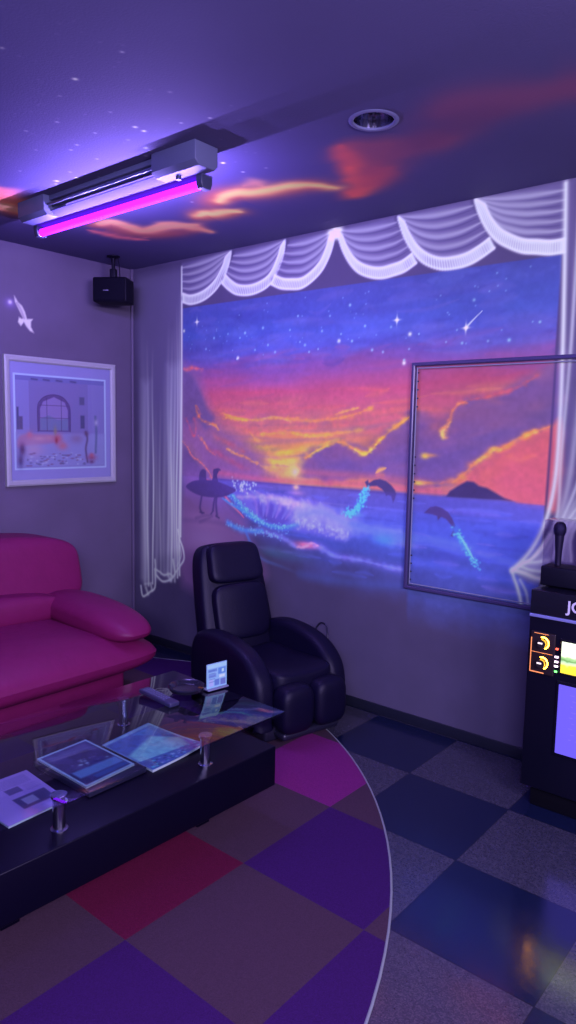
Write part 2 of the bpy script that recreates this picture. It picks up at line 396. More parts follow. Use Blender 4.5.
for pts, w, c, a in [
    ([(1.543,1.338),(1.599,1.373),(1.680,1.409),(1.754,1.432),(1.813,1.423),(1.866,1.398),(1.911,1.384),(1.943,1.380),(1.979,1.412),(2.026,1.449),(2.084,1.496),(2.141,1.531),(2.191,1.566)], 0.011, (244, 160, 78), .75),
    ([(1.866,1.398),(1.911,1.378),(1.943,1.374),(1.973,1.401)], 0.009, (255, 226, 96), .9), ([(1.991,1.412),(2.014,1.438),(2.044,1.465)], 0.008, (255, 200, 84), .9),
    ([(2.112,1.521),(2.152,1.541),(2.191,1.566)], 0.008, (252, 176, 80), .8), ([(1.571,1.356),(1.626,1.385),(1.694,1.409)], 0.009, (238, 206, 84), .7),
    ([(2.393,1.471),(2.377,1.485),(2.386,1.514),(2.416,1.548),(2.424,1.590),(2.454,1.623),(2.494,1.641)], 0.010, (250, 146, 98), .85),
    ([(2.383,1.466),(2.376,1.490),(2.391,1.510)], 0.010, (255, 222, 130), .95), ([(2.402,1.514),(2.416,1.543)], 0.008, (250, 180, 110), .8),
    ([(2.493,1.646),(2.573,1.654),(2.659,1.670),(2.750,1.704),(2.828,1.749)], 0.010, (232, 96, 112), .5)]:
    puff(pts, w * 1.15, c, a)
# pink cloud below it on the right
cv.fill([(2.457,1.249),(2.511,1.300),(2.569,1.354),(2.616,1.389),(2.653,1.422),(2.709,1.446),(2.754,1.465),(2.798,1.493),(2.851,1.511),(2.898,1.529),(2.945,1.538),(2.967,1.177),(2.871,1.173),(2.780,1.179),(2.694,1.200),(2.635,1.228),(2.585,1.239)], (214, 98, 122), 0.85, 0.014, True)
cv.fill([(2.676,1.364),(2.811,1.431),(2.940,1.469),(2.956,1.211),(2.778,1.206),(2.672,1.254)], (196, 84, 132), 0.5, 0.05, True)
for pts, w, c, a in [
    ([(2.441,1.253),(2.491,1.290),(2.530,1.329),(2.568,1.364),(2.606,1.388),(2.639,1.422),(2.673,1.418),(2.709,1.437),(2.745,1.465),(2.790,1.484),(2.807,1.497),(2.851,1.511),(2.902,1.529)], 0.012, (250, 150, 88), .85),
    ([(2.554,1.354),(2.578,1.373),(2.607,1.384)], 0.010, (255, 190, 96), .7), ([(2.630,1.408),(2.648,1.422),(2.677,1.418)], 0.010, (255, 196, 104), .8), ([(2.781,1.475),(2.807,1.493),(2.838,1.502)], 0.008, (255, 180, 110), .7),
    ([(2.378,1.245),(2.440,1.263),(2.502,1.281)], 0.014, (240, 130, 90), .6), ([(2.712,1.392),(2.769,1.376),(2.831,1.401)], 0.012, (228, 118, 118), .5)]:
    puff(pts, w * 1.15, c, a)
for c, rx, ry in [([(2.290,1.377)][0], .022, .014), ([(2.262,1.242)][0], .034, .012)]:
    cv.blob(c, rx, ry, (255, 206, 96), .95); cv.blob((c[0] + rx * 1.4, c[1] + .004), rx * 1.6, ry * .7, (226, 150, 100), .6)
cv.stroke([(2.008,1.279),(2.032,1.295),(2.068,1.307)], 0.012, (250, 170, 110), .9, fade='ends'); cv.stroke([(2.015,1.269),(2.051,1.271)], 0.012, (220, 120, 120), .5)
# pink band low over the horizon
cv.stroke([(0.818,1.223),(1.034,1.210),(1.278,1.200),(1.714,1.209)], 0.020, (206, 96, 140), .55); cv.stroke([(1.714,1.214),(1.911,1.216),(2.155,1.210),(2.379,1.206)], 0.018, (196, 92, 140), .55)
cv.blob([(1.465,1.262)][0], .055, .040, (255, 204, 120), .75); cv.blob([(1.465,1.256)][0], .022, .020, (255, 236, 180), 1.0)
# stars of the painted sky
for c in [(1.062,2.056),(1.021,2.030),(1.204,2.074),(1.245,1.975),(0.998,1.908),(1.482,1.977),(1.518,1.958),(1.634,2.025),(1.761,2.000),(1.833,1.959),(1.912,2.030),(1.960,1.906),(2.151,1.846),(2.177,1.898),(1.408,2.047),(1.300,1.932),(1.548,1.919),(0.920,2.060),(0.800,2.044),(2.229,1.967),(2.377,1.919),(2.431,1.971),(2.069,2.013),(2.026,1.892),(1.685,2.100),(1.464,2.119),(1.814,2.144),(2.510,2.100),(2.460,1.909),(2.588,1.910),(2.688,1.908),(2.823,1.976),(0.729,1.982),(1.144,1.953),(1.610,1.931)]:
    star(cv, c, RNG.uniform(.0045, .008), (150, 200, 255), RNG.uniform(.6, 1))
for c in [(0.525,2.107),(1.749,1.965),(2.179,1.970),(2.151,1.832),(1.006,1.914)]: star(cv, c, .010, (235, 240, 255), .9)
for c in [(0.646,2.153),(2.102,2.044)]: star(cv, c, .009, (245, 250, 255), 1, True)
cv.stroke([(2.476,1.977),(2.505,2.006),(2.552,2.047)], 0.006, (220, 225, 255), .8, fade='end'); star(cv, [(2.476,1.977)][0], .009, (250, 250, 255), 1, True)
for i in range(60): star(cv, (RNG.uniform(.56, 2.86), RNG.uniform(1.9, 2.22)), .004, (130, 170, 250), RNG.uniform(.3, .8))

# sea
def hz(x): return 1.1815
sea = (Z < 1.1815) & (SKYM > .5)
cv.fill([(0.80, 1.1815), (2.895, 1.1815), (2.895, 1.10), (0.84, 1.10)], (84, 80, 172), .75, 0.004)
cv.stroke([(0.80, 1.178), (1.5, 1.178), (2.2, 1.178)], 0.007, (84, 62, 140), .6)
for i in range(70):
    x0 = RNG.uniform(1.1, 2.85); z0 = RNG.uniform(.72, 1.16); L = RNG.uniform(.06, .3)
    c = [(104, 106, 214), (64, 66, 160), (84, 96, 214), (120, 100, 196)][i % 4]
    cv.stroke([(x0, z0), (x0 + L / 2, z0 + RNG.uniform(-.01, .01)), (min(2.88, x0 + L), z0)], RNG.uniform(.006, .018), c, .35, fade='ends')
cv.blob([(1.475,1.171)][0], .022, .016, (255, 186, 150), .85); cv.blob([(1.483,1.138)][0], .05, .016, (214, 150, 190), .5)
cv.blob([(1.433,1.094)][0], .16, .018, (150, 100, 190), .6)
# island
cv.fill([(2.408,1.179),(2.432,1.214),(2.473,1.241),(2.518,1.267),(2.553,1.265),(2.579,1.248),(2.619,1.241),(2.654,1.225),(2.704,1.201),(2.742,1.190)], (66, 52, 116), 1, 0.006)
cv.stroke([(2.408,1.179),(2.588,1.183),(2.752,1.182)], 0.007, (90, 84, 180), .8)
# shore on the left
cv.fill([(0.519,1.168),(0.737,1.181),(0.881,1.102),(1.004,1.012),(1.089,0.946),(1.124,0.828),(1.227,0.597),(0.522,0.457)], (146, 98, 184), .70, 0.05, True, None)
cv.blob([(0.731,0.783)][0], .22, .09, (150, 116, 200), .6); cv.blob([(0.730,0.912)][0], .18, .05, (168, 120, 200), .6)
cv.stroke([(0.700,1.179),(0.791,1.159),(0.881,1.102),(0.969,1.028),(1.038,0.984),(1.072,0.957)], 0.008, (246, 110, 140), .85, fade='ends')
cv.stroke([(0.521,0.892),(0.821,0.908),(1.006,0.889)], 0.02, (96, 70, 148), .4)
# breaking wave: lit back, curl, foam
cv.fill([(0.881,1.139),(1.036,1.112),(1.216,1.113),(1.395,1.114),(1.579,1.094),(1.753,1.053),(1.867,0.999),(1.825,0.907),(1.669,0.912),(1.511,0.918),(1.392,0.928),(1.268,0.927),(1.122,0.961),(1.004,1.024)], (112, 100, 202), .8, 0.02, True)
cv.fill([(1.136,1.071),(1.217,1.066),(1.327,1.068),(1.433,1.071),(1.508,1.054),(1.552,1.013),(1.510,0.963),(1.422,0.937),(1.315,0.938),(1.219,0.976)], (88, 74, 170), .75, 0.014, True)
for k in range(15):
    t = k / 14; a0 = (0.98 + 0.62 * t + .05, 1.135 - 0.035 * t); a1 = (1.18 + 0.34 * t, 0.985 - .01 * t); mid = ((a0[0] + a1[0]) / 2 + .05, (a0[1] + a1[1]) / 2 + .02)
    cv.stroke([a0, mid, a1], 0.017, [(186, 146, 214), (90, 76, 178), (160, 160, 238)][k % 3], .34, fade='ends')
puff([(1.020,1.081),(1.217,1.095),(1.388,1.091),(1.536,1.074),(1.637,1.043)], 0.016, (176, 160, 236), .7)
spray([(1.217,1.083),(1.388,1.073),(1.508,1.043),(1.509,0.986)], 90, .02, (190, 176, 240), (.006, .016), (.10, .35))
cv.blob([(1.485,1.070)][0], .10, .022, (240, 190, 200), .45)
foam = (96, 160, 255)
cv.stroke([(0.881,1.127),(0.968,1.083),(1.037,1.027),(1.122,0.973),(1.220,0.941),(1.299,0.925),(1.399,0.929),(1.495,0.962)], 0.017, (72, 118, 240), .8)
puff([(0.916,1.117),(1.003,1.067),(1.088,1.013),(1.171,0.972),(1.252,0.938),(1.361,0.931),(1.466,0.953)], 0.011, foam, .85)
cv.stroke([(0.882,1.064),(0.987,1.023),(1.088,0.995),(1.171,0.954)], 0.012, (76, 150, 255), .8, fade='ends')
spray([(0.899,1.115),(1.020,1.050),(1.122,0.980),(1.252,0.938),(1.392,0.928)], 160, .018, (120, 190, 255))
spray([(0.967,1.157),(1.035,1.149),(1.135,1.143)], 50, .028, (190, 210, 255), (.004, .008))
spray([(1.479,1.018),(1.595,1.028),(1.720,1.017),(1.855,0.987)], 300, .036, (150, 146, 232), (.012, .030), (.10, .26))
spray([(1.495,0.985),(1.653,0.955),(1.830,0.941)], 120, .024, (176, 180, 248), (.004, .012), (.15, .45))
spray([(1.855,0.987),(2.045,0.964),(2.224,0.953)], 120, .03, (112, 124, 236), (.012, .03), (.08, .22))
cv.stroke([(1.509,1.009),(1.637,1.043),(1.761,1.021),(1.868,0.988),(1.995,0.980),(2.164,0.987)], 0.018, (124, 130, 230), .7)
cv.stroke([(1.867,0.999),(2.045,0.974),(2.235,0.964),(2.391,0.967),(2.550,0.951)], 0.020, (92, 110, 228), .65)
cv.stroke([(2.234,0.984),(2.370,0.949),(2.499,0.926),(2.651,0.926),(2.796,0.899)], 0.022, (86, 100, 220), .6)
cv.stroke([(2.252,0.844),(2.397,0.844),(2.556,0.827),(2.753,0.828),(2.847,0.823)], 0.03, (78, 92, 208), .5)
cv.blob([(2.071,0.935)][0], .07, .03, (70, 150, 255), .5)
# surf running up the sand
cv.stroke([(0.936,0.919),(1.040,0.880),(1.156,0.880),(1.269,0.892),(1.378,0.874),(1.454,0.848),(1.514,0.826),(1.571,0.844),(1.642,0.858),(1.727,0.824),(1.828,0.809),(1.939,0.813),(2.052,0.801),(2.173,0.792)], 0.024, (96, 90, 190), .7)
puff([(0.936,0.913),(1.023,0.884),(1.123,0.883),(1.237,0.888),(1.347,0.877),(1.424,0.856),(1.499,0.830),(1.586,0.852),(1.671,0.839),(1.754,0.811),(1.861,0.813),(2.002,0.805),(2.185,0.794)], 0.014, (128, 134, 240), .75)
cv.stroke([(0.936,0.913),(1.040,0.886),(1.140,0.884),(1.221,0.893)], 0.014, (84, 140, 255), .85)
cv.blob([(1.557,0.848)][0], .075, .018, (238, 110, 150), .85); puff([(1.484,0.828),(1.543,0.835),(1.599,0.865),(1.642,0.853)], 0.009, (250, 160, 190), .8)
cv.stroke([(1.090,0.873),(1.125,0.816),(1.159,0.759),(1.240,0.721),(1.367,0.702),(1.518,0.676)], 0.011, (88, 124, 240), .75, fade='a1')
cv.stroke([(1.518,0.676),(1.731,0.673),(1.994,0.692),(2.200,0.713)], 0.03, (72, 84, 180), .45)
spray([(0.954,0.908),(1.156,0.886),(1.362,0.872)], 70, .014, (130, 180, 255))
cv.blob([(1.441,0.770)][0], .17, .035, (72, 90, 150), .5); cv.blob([(1.303,0.777)][0], .10, .03, (66, 100, 146), .45)
# dolphins with their splashes
D1 = [(1.956,1.203),(1.967,1.224),(1.998,1.242),(2.034,1.249),(2.071,1.241),(2.101,1.222),(2.126,1.198),(2.133,1.178),(2.128,1.153),(2.117,1.131),(2.110,1.151),(2.104,1.166),(2.086,1.170),(2.074,1.164),(2.067,1.179),(2.048,1.198),(2.017,1.212),(1.987,1.210)]
cv.fill(D1, (74, 60, 128), 1, 0.004, False)
cv.fill([(1.956,1.203),(1.942,1.228),(1.960,1.240),(1.968,1.219)], (74, 60, 128), 1, 0.004)
cv.stroke([(1.950,1.186),(1.939,1.154),(1.921,1.116),(1.891,1.076),(1.853,1.051)], 0.020, (70, 132, 250), .85, fade='ends')
spray([(1.950,1.197),(1.939,1.154),(1.915,1.110),(1.878,1.069),(1.826,1.054)], 130, .014, (90, 200, 255), (.003, .008))
cv.blob([(1.866,1.052)][0], .05, .012, (90, 180, 255), .7)
D2 = [(2.297,1.096),(2.313,1.112),(2.329,1.128),(2.361,1.136),(2.394,1.129),(2.427,1.112),(2.449,1.085),(2.467,1.053),(2.473,1.034),(2.489,1.026),(2.474,1.015),(2.459,0.994),(2.448,0.998),(2.457,1.028),(2.446,1.051),(2.418,1.077),(2.391,1.085),(2.375,1.068),(2.369,1.087),(2.336,1.094)]
cv.fill(D2, (74, 58, 122), 1, 0.004, False)
cv.stroke([(2.468,1.034),(2.491,0.993),(2.519,0.952),(2.551,0.913),(2.594,0.871)], 0.018, (72, 130, 245), .6, fade='end')
cv.stroke([(2.490,1.012),(2.529,0.958),(2.573,0.897)], 0.006, (130, 220, 255), .8, fade='ends')
spray([(2.473,1.029),(2.513,0.966),(2.562,0.905),(2.594,0.871)], 70, .012, (96, 200, 255), (.003, .006), (.3, .8))
# surfers carrying a board
SV = (78, 58, 130)
cv.fill([(0.549,1.111),(0.597,1.147),(0.672,1.164),(0.773,1.170),(0.881,1.158),(0.959,1.138),(1.002,1.122),(0.960,1.095),(0.882,1.071),(0.756,1.061),(0.645,1.072)], SV, 1, 0.005, True)
cv.fill([(0.681,1.216),(0.709,1.236),(0.736,1.225),(0.737,1.187),(0.746,1.143),(0.682,1.139),(0.672,1.177)], SV, .95, 0.005, True)
cv.stroke([(0.701,1.076),(0.692,1.037),(0.683,0.985),(0.702,0.954)], 0.009, SV, .95); cv.stroke([(0.683,0.959),(0.720,0.956)], 0.006, SV, .9)
cv.fill([(0.800,1.228),(0.817,1.241),(0.853,1.237),(0.844,1.218),(0.836,1.199),(0.845,1.156),(0.791,1.152),(0.800,1.197)], SV, 1, 0.004, True)
cv.stroke([(0.809,1.235),(0.844,1.243),(0.862,1.237)], 0.006, SV, 1)
cv.stroke([(0.828,1.085),(0.811,1.034),(0.802,0.982)], 0.009, SV, .95); cv.stroke([(0.837,1.086),(0.829,1.023),(0.839,0.954)], 0.009, SV, .95); cv.stroke([(0.802,0.976),(0.784,0.955)], 0.006, SV, .9); cv.stroke([(0.830,0.947),(0.857,0.937)], 0.007, SV, .9)
cv.stroke([(0.646,0.917),(0.720,0.937),(0.794,0.944),(0.683,0.895)], 0.012, (96, 70, 146), .5)
# paint stops at a violet margin on the right
cv.stroke([(2.893, 0.72), (2.9, 1.4), (2.905, 2.25)], 0.006, (70, 54, 124), .8)

# lamp falloff made up in the pigment: lower sky and sea painted brighter, bluer
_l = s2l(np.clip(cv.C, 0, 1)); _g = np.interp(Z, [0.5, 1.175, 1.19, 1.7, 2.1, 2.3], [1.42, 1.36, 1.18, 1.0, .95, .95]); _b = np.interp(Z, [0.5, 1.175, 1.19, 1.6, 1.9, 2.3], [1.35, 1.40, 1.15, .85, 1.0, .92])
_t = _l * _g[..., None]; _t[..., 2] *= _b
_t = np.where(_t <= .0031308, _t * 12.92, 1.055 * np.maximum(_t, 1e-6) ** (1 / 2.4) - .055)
# dabbed airbrush texture
_t = _t * (1 + (n_fin[..., None] - .5) * .10 + (n_mid[..., None] - .5) * .10)
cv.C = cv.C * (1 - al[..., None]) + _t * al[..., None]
# ---- painted white net curtains and swags
WH = (206, 204, 250)
cv.fill([(0.10, 0.40), (0.20, 0.44), (0.36, 0.46), (0.50, 0.62), (0.505, 2.50), (0.06, 2.50)], (100, 88, 158), .6, 0.03)
cv.fill([(0.36, 0.50), (0.50, 0.62), (0.505, 1.9), (0.36, 1.9)], (142, 132, 204), .5, 0.04)
cv.fill([(0.10, 0.42), (0.19, 0.42), (0.19, 1.8), (0.10, 1.8)], (142, 132, 204), .45, 0.04)
for px, w, a, zb, zt in [(0.125, .020, .50, .40, 1.95), (0.16, .012, .75, .40, 2.1), (0.215, .009, .85, .42, 2.05), (0.10, .03, .25, .45, 2.2), (0.25, .022, .35, .47, 1.7), (0.29, .012, .45, .5, 1.75), (0.33, .02, .35, .50, 1.9),
                  (0.375, .016, .55, .50, 2.2), (0.405, .014, .85, .47, 2.15), (0.435, .012, .7, .47, 2.2), (0.462, .009, .95, .5, 2.3), (0.488, .011, 1., .52, 2.4)]:
    P = [(px + .006 * math.sin(5 * z + px * 40), z) for z in np.linspace(zt, zb, 22)]
    cv.stroke(P, w, WH, a, smooth=False, fade='a0')
cv.stroke([(0.503, 2.505), (0.504, 1.7), (0.497, .78)], 0.0085, (214, 214, 255), .95, smooth=False)
for pts, w, a in [([(0.081,0.382),(0.103,0.313),(0.180,0.355),(0.234,0.399),(0.234,0.518)], .010, .9), ([(0.137,0.376),(0.158,0.337)], .014, .7), ([(0.191,0.406),(0.202,0.372)], .012, .7), ([(0.126,0.403),(0.202,0.422)], .009, .5),
                  ([(0.235,0.525),(0.287,0.511),(0.329,0.497),(0.391,0.513),(0.422,0.497)], .009, .9), ([(0.256,0.479),(0.308,0.452),(0.360,0.460),(0.412,0.488),(0.442,0.520)], .010, .95),
                  ([(0.452,0.535),(0.492,0.581),(0.531,0.634),(0.521,0.699),(0.492,0.756),(0.471,0.821)], .009, .95), ([(0.462,0.577),(0.502,0.650),(0.492,0.716)], .007, .7), ([(0.371,0.510),(0.391,0.471)], .014, .7),
                  ([(0.235,0.588),(0.245,0.484)], .010, .8), ([(0.422,0.612),(0.442,0.534)], .012, .9)]:
    cv.stroke(pts, w, WH, a)
def swag(top0, gather, bottom, nf=5, lace=True):
    """bottom edge runs from the free side to the gather; folds fan out of the gather"""
    B = smoothpoly(bottom, 6, False); n = len(B)
    T = [(top0[0] + (gather[0] - top0[0]) * k / (n - 1), top0[1] + (gather[1] - top0[1]) * k / (n - 1)) for k in range(n)]
    cv.fill(list(T) + list(B[::-1]), (118, 104, 184), .50, 0.01)
    for f in range(nf):
        q = 0.12 + 0.70 * f / (nf - 1)
        P = [(T[k][0] + (B[k][0] - T[k][0]) * q, T[k][1] + (B[k][1] - T[k][1]) * q) for k in range(n)]
        cv.stroke(P, 0.016, (200, 196, 248), .50 - .05 * (f % 2), smooth=False, fade='ends')
        P2 = [(T[k][0] + (B[k][0] - T[k][0]) * (q + .07), T[k][1] + (B[k][1] - T[k][1]) * (q + .07)) for k in range(n)]
        cv.stroke(P2, 0.006, (70, 58, 128), .5, smooth=False, fade='ends')
    cv.stroke(B, 0.007, WH, .85, smooth=False)
    IN = []
    for k in range(n):
        d = np.array(T[k]) - np.array(B[k]); L = np.hypot(*d) + 1e-6; IN.append(tuple(np.array(B[k]) + d / L * min(0.052, L * .6)))
    cv.stroke([((a_[0] + b_[0]) / 2, (a_[1] + b_[1]) / 2) for a_, b_ in zip(B, IN)], 0.015, (66, 56, 126), .6, smooth=False)
    cv.stroke(IN, 0.006, WH, .8, smooth=False)
    acc = 0
    for k in range(1, n):
        seg = math.dist(B[k], B[k - 1]); steps = max(1, int(round(seg / .034)))
        for j in range(steps):
            t = j / steps
            p = (B[k - 1][0] * (1 - t) + B[k][0] * t, B[k - 1][1] * (1 - t) + B[k][1] * t); r = (IN[k - 1][0] * (1 - t) + IN[k][0] * t, IN[k - 1][1] * (1 - t) + IN[k][1] * t)
            cv.stroke([p, r], 0.0068, (215, 215, 255), .85, smooth=False)
swag([(0.505,2.529)][0], [(0.939,2.541)][0], [(0.515,2.288),(0.581,2.269),(0.664,2.273),(0.744,2.295),(0.823,2.340),(0.890,2.409),(0.923,2.474),(0.939,2.535)])
swag([(0.972,2.530)][0], [(1.359,2.540)][0], [(0.865,2.365),(0.917,2.324),(0.984,2.288),(1.074,2.273),(1.161,2.280),(1.245,2.310),(1.304,2.374),(1.347,2.456),(1.360,2.535)])
swag([(1.396,2.535)][0], [(1.697,2.534)][0], [(1.261,2.314),(1.329,2.284),(1.403,2.271),(1.481,2.267),(1.557,2.296),(1.624,2.345),(1.669,2.411),(1.693,2.474),(1.698,2.524)])
swag([(2.064,2.543)][0], [(1.717,2.536)][0], [(2.198,2.306),(2.138,2.276),(2.075,2.264),(2.006,2.258),(1.933,2.272),(1.858,2.306),(1.800,2.363),(1.752,2.440),(1.717,2.526)])
swag([(2.467,2.548)][0], [(2.087,2.543)][0], [(2.595,2.318),(2.539,2.287),(2.481,2.264),(2.412,2.255),(2.329,2.261),(2.242,2.300),(2.179,2.360),(2.125,2.443),(2.087,2.534)])
swag([(2.899,2.544)][0], [(2.491,2.548)][0], [(2.908,2.257),(2.849,2.257),(2.788,2.269),(2.725,2.282),(2.660,2.313),(2.602,2.352),(2.552,2.412),(2.514,2.483),(2.491,2.544)], 6)
for dx, dz in [(0, 0), (.03, .012), (-.03, .008), (.012, -.02), (-.02, -.02), (.0, .02)]:
    c = [(1.704,2.523)][0]; cv.blob((c[0] + dx, c[1] + dz), .022, .016, (240, 240, 255), .9)
# right-hand curtain, gathered to the side low down
cv.fill([(2.899,2.544),(2.939,2.548),(3.029,1.131),(2.951,0.947),(2.837,0.831),(2.769,0.876),(2.839,0.950),(2.901,1.047),(2.942,1.166),(2.957,1.341),(2.959,1.640),(2.942,2.056)] , (96, 82, 152), .8, 0.015)
cv.stroke([(2.899,2.536),(2.912,2.264),(2.927,1.892),(2.935,1.555),(2.930,1.296),(2.901,1.118),(2.846,0.983),(2.765,0.876)], 0.012, WH, .9)
for k in range(9):
    x0 = 2.95 + .055 * k
    cv.stroke([(x0 + .01, 2.52), (x0 + .012, 1.9), (x0 - .006 * k, 1.4), (2.945 + .012 * k, 1.12), (2.86 + .02 * k, .95)], .014 if k % 2 else .009, WH, .45 if k % 2 else .62)
cv.fill([(2.760,0.870),(2.796,0.903),(2.858,0.934),(2.918,0.978),(2.938,0.945),(2.911,0.878),(2.945,0.830),(2.869,0.827),(2.799,0.848)], (150, 146, 214), .8, 0.012)
for pts, w, a in [([(2.760,0.870),(2.796,0.903),(2.840,0.932),(2.882,0.982),(2.923,1.054)], .011, .95), ([(2.760,0.870),(2.771,0.840),(2.787,0.805),(2.805,0.752),(2.811,0.716)], .010, .8), ([(2.765,0.876),(2.816,0.869),(2.872,0.855),(2.926,0.854)], .012, .95),
                  ([(2.796,0.899),(2.843,0.887),(2.906,0.887)], .010, .7), ([(2.813,0.919),(2.868,0.926),(2.920,0.942)], .012, .7), ([(2.843,0.731),(2.831,0.784),(2.800,0.835)], .008, .6)]:
    cv.stroke(pts, w, (216, 220, 250), a)
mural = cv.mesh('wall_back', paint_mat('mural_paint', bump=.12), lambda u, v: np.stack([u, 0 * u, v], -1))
tag(mural, kind='structure')
# plain continuation of the same wall to the room's corner
plain_wall = mat('plain_wall', A(74, 62, 122), .7, noise=.08, nscale=6, bump=.12, bscale=120, spec=.3)
tag(build('wall_back', box(((3.46 + 5.4) / 2, .05, H / 2), (5.4 - 3.46, .1, H)), plain_wall), kind='structure')
tag(build('wall_right', box((5.45, -2.6, H / 2), (.1, 5.2, H)), plain_wall), kind='structure')
tag(build('wall_front', box((2.7, -5.25, H / 2), (5.6, .1, H)), plain_wall), kind='structure')

# ------------------------------------------------------------------ left wall with a painted gull and moon
cl = Canvas(-3.3, 0.0, 0.0, H, 0.006)
cl.C[:] = np.array([82, 66, 128]) / 255 * (0.93 + 0.14 * cl.fbm(5, 4, 8)[..., None])
G = (196, 180, 236)
cl.blob([(-0.888,2.202)][0], .035, .03, (120, 90, 220), .6); cl.blob([(-0.888,2.208)][0], .012, .012, (200, 180, 255), .95)
cl.fill([(-0.862,2.252),(-0.837,2.215),(-0.812,2.196),(-0.794,2.164),(-0.782,2.124),(-0.742,2.129),(-0.756,2.110),(-0.757,2.080),(-0.738,2.047),(-0.764,2.056),(-0.789,2.082),(-0.802,2.104),(-0.822,2.078),(-0.840,2.099),(-0.833,2.129),(-0.814,2.120),(-0.808,2.127),(-0.832,2.170),(-0.856,2.213)], G, .95, .004)
cl.stroke([(-0.844,2.209),(-0.819,2.172),(-0.801,2.127)], .008, (120, 100, 170), .6)
wl = cl.mesh('wall_left', paint_mat('wall_paint', bump=.12), lambda u, v: np.stack([0 * u, u, v], -1))
tag(wl, kind='structure')
tag(build('wall_left', box((-.05, -4.25, H / 2), (.1, 1.9, H)), plain_wall), kind='structure')
tag(build('trim_corner', box((.012, -.012, H / 2), (.018, .018, H), .004), mat('corner_trim', A(84, 68, 132), .6)), kind='structure')

# ------------------------------------------------------------------ ceiling with painted sunset clouds and stars
cc = Canvas(0.0, 3.9, -3.0, 0.0, 0.0055)
DL = (2.576, -0.962); DLR = 0.077
cn = cc.fbm(4, 4, 21); cb = cc.fbm(1.2, 4, 22)
cc.C[:] = np.array([76, 64, 146]) / 255 * (0.90 + 0.2 * cb[..., None])
O1, O2, O3 = (255, 160, 150), (250, 120, 150), (255, 200, 150)
def cloud(pts, w, c, a, fade='ends', jit=.02):
    w = w * 2.2
    P = smoothpoly(pts, 6, False)
    cc.stroke(P, w, c, a, smooth=False, fade=fade)
    for q in P[::2]:
        cc.blob((q[0] + RNG.normal(0, jit), q[1] + RNG.normal(0, jit)), w * RNG.uniform(.5, 1.0), w * RNG.uniform(.35, .8), c, a * .55)
cloud([(0.679,-0.787),(0.758,-0.729),(0.742,-0.600),(0.809,-0.502),(0.957,-0.443),(1.121,-0.418)], .05, (176, 84, 110), .6)
cloud([(0.737,-0.790),(0.828,-0.768),(0.828,-0.678),(0.821,-0.566),(0.923,-0.540),(1.041,-0.523),(1.145,-0.469)], .028, O1, .9, jit=.012)
cloud([(0.887,-0.565),(1.026,-0.578),(1.076,-0.519),(1.107,-0.405),(1.117,-0.327)], .022, O1, .8); cloud([(0.595,-0.754),(0.604,-0.651),(0.627,-0.533),(0.700,-0.428)], .020, O2, .6)
cloud([(1.237,-0.554),(1.328,-0.570),(1.392,-0.523),(1.480,-0.499)], .045, (206, 104, 100), .6, jit=.015)
cloud([(1.279,-0.565),(1.340,-0.581),(1.360,-0.546),(1.443,-0.545),(1.488,-0.493)], .022, O3, .85, jit=.008)
cloud([(1.489,-0.645),(1.568,-0.695),(1.644,-0.708),(1.712,-0.674),(1.801,-0.625),(1.959,-0.605),(2.063,-0.496)], .050, (200, 96, 104), .6, jit=.015)
cloud([(1.515,-0.663),(1.585,-0.700),(1.669,-0.707),(1.727,-0.663),(1.819,-0.645),(1.924,-0.631),(2.009,-0.583),(2.070,-0.490)], .024, O3, .85, jit=.008)
cloud([(1.762,-0.752),(1.838,-0.757),(1.825,-0.705)], .02, O1, .3)
cloud([(0.703,-1.373),(0.665,-1.273),(0.654,-1.205),(0.579,-1.121)], .06, (206, 100, 100), .7); cloud([(0.852,-1.431),(0.811,-1.362),(0.768,-1.289)], .035, O2, .6); cloud([(0.634,-1.277),(0.614,-1.215),(0.585,-1.157)], .03, O1, .8, jit=.01)
R1 = (186, 78, 120)
cc.fill([(2.327,-0.828),(2.388,-0.875),(2.439,-0.870),(2.485,-0.835),(2.542,-0.803),(2.570,-0.737),(2.503,-0.669),(2.414,-0.583),(2.335,-0.533),(2.258,-0.474),(2.160,-0.390),(2.079,-0.334),(2.077,-0.386),(2.154,-0.459),(2.190,-0.555),(2.217,-0.650),(2.281,-0.711),(2.286,-0.759)], R1, .55, .05, True)
cloud([(2.358,-0.852),(2.307,-0.768),(2.293,-0.701),(2.240,-0.633)], .030, (214, 88, 120), .6, jit=.01); cloud([(2.256,-0.648),(2.197,-0.520),(2.203,-0.454),(2.110,-0.379),(2.072,-0.356)], .034, (228, 96, 116), .75, jit=.015)
cloud([(2.189,-0.433),(2.290,-0.509),(2.385,-0.551)], .045, (190, 80, 124), .5)
cloud([(2.447,-0.637),(2.553,-0.680),(2.645,-0.680),(2.720,-0.668)], .05, (140, 72, 134), .5); cloud([(2.772,-0.855),(2.855,-0.903),(2.919,-0.906),(2.984,-0.856),(3.049,-0.823),(3.123,-0.800),(3.236,-0.778)], .06, (122, 66, 136), .42)
cloud([(2.592,-0.674),(2.718,-0.755),(2.844,-0.780),(2.943,-0.762)], .06, (108, 60, 130), .35); cloud([(3.152,-0.794),(3.267,-0.785)], .07, (116, 62, 130), .3)
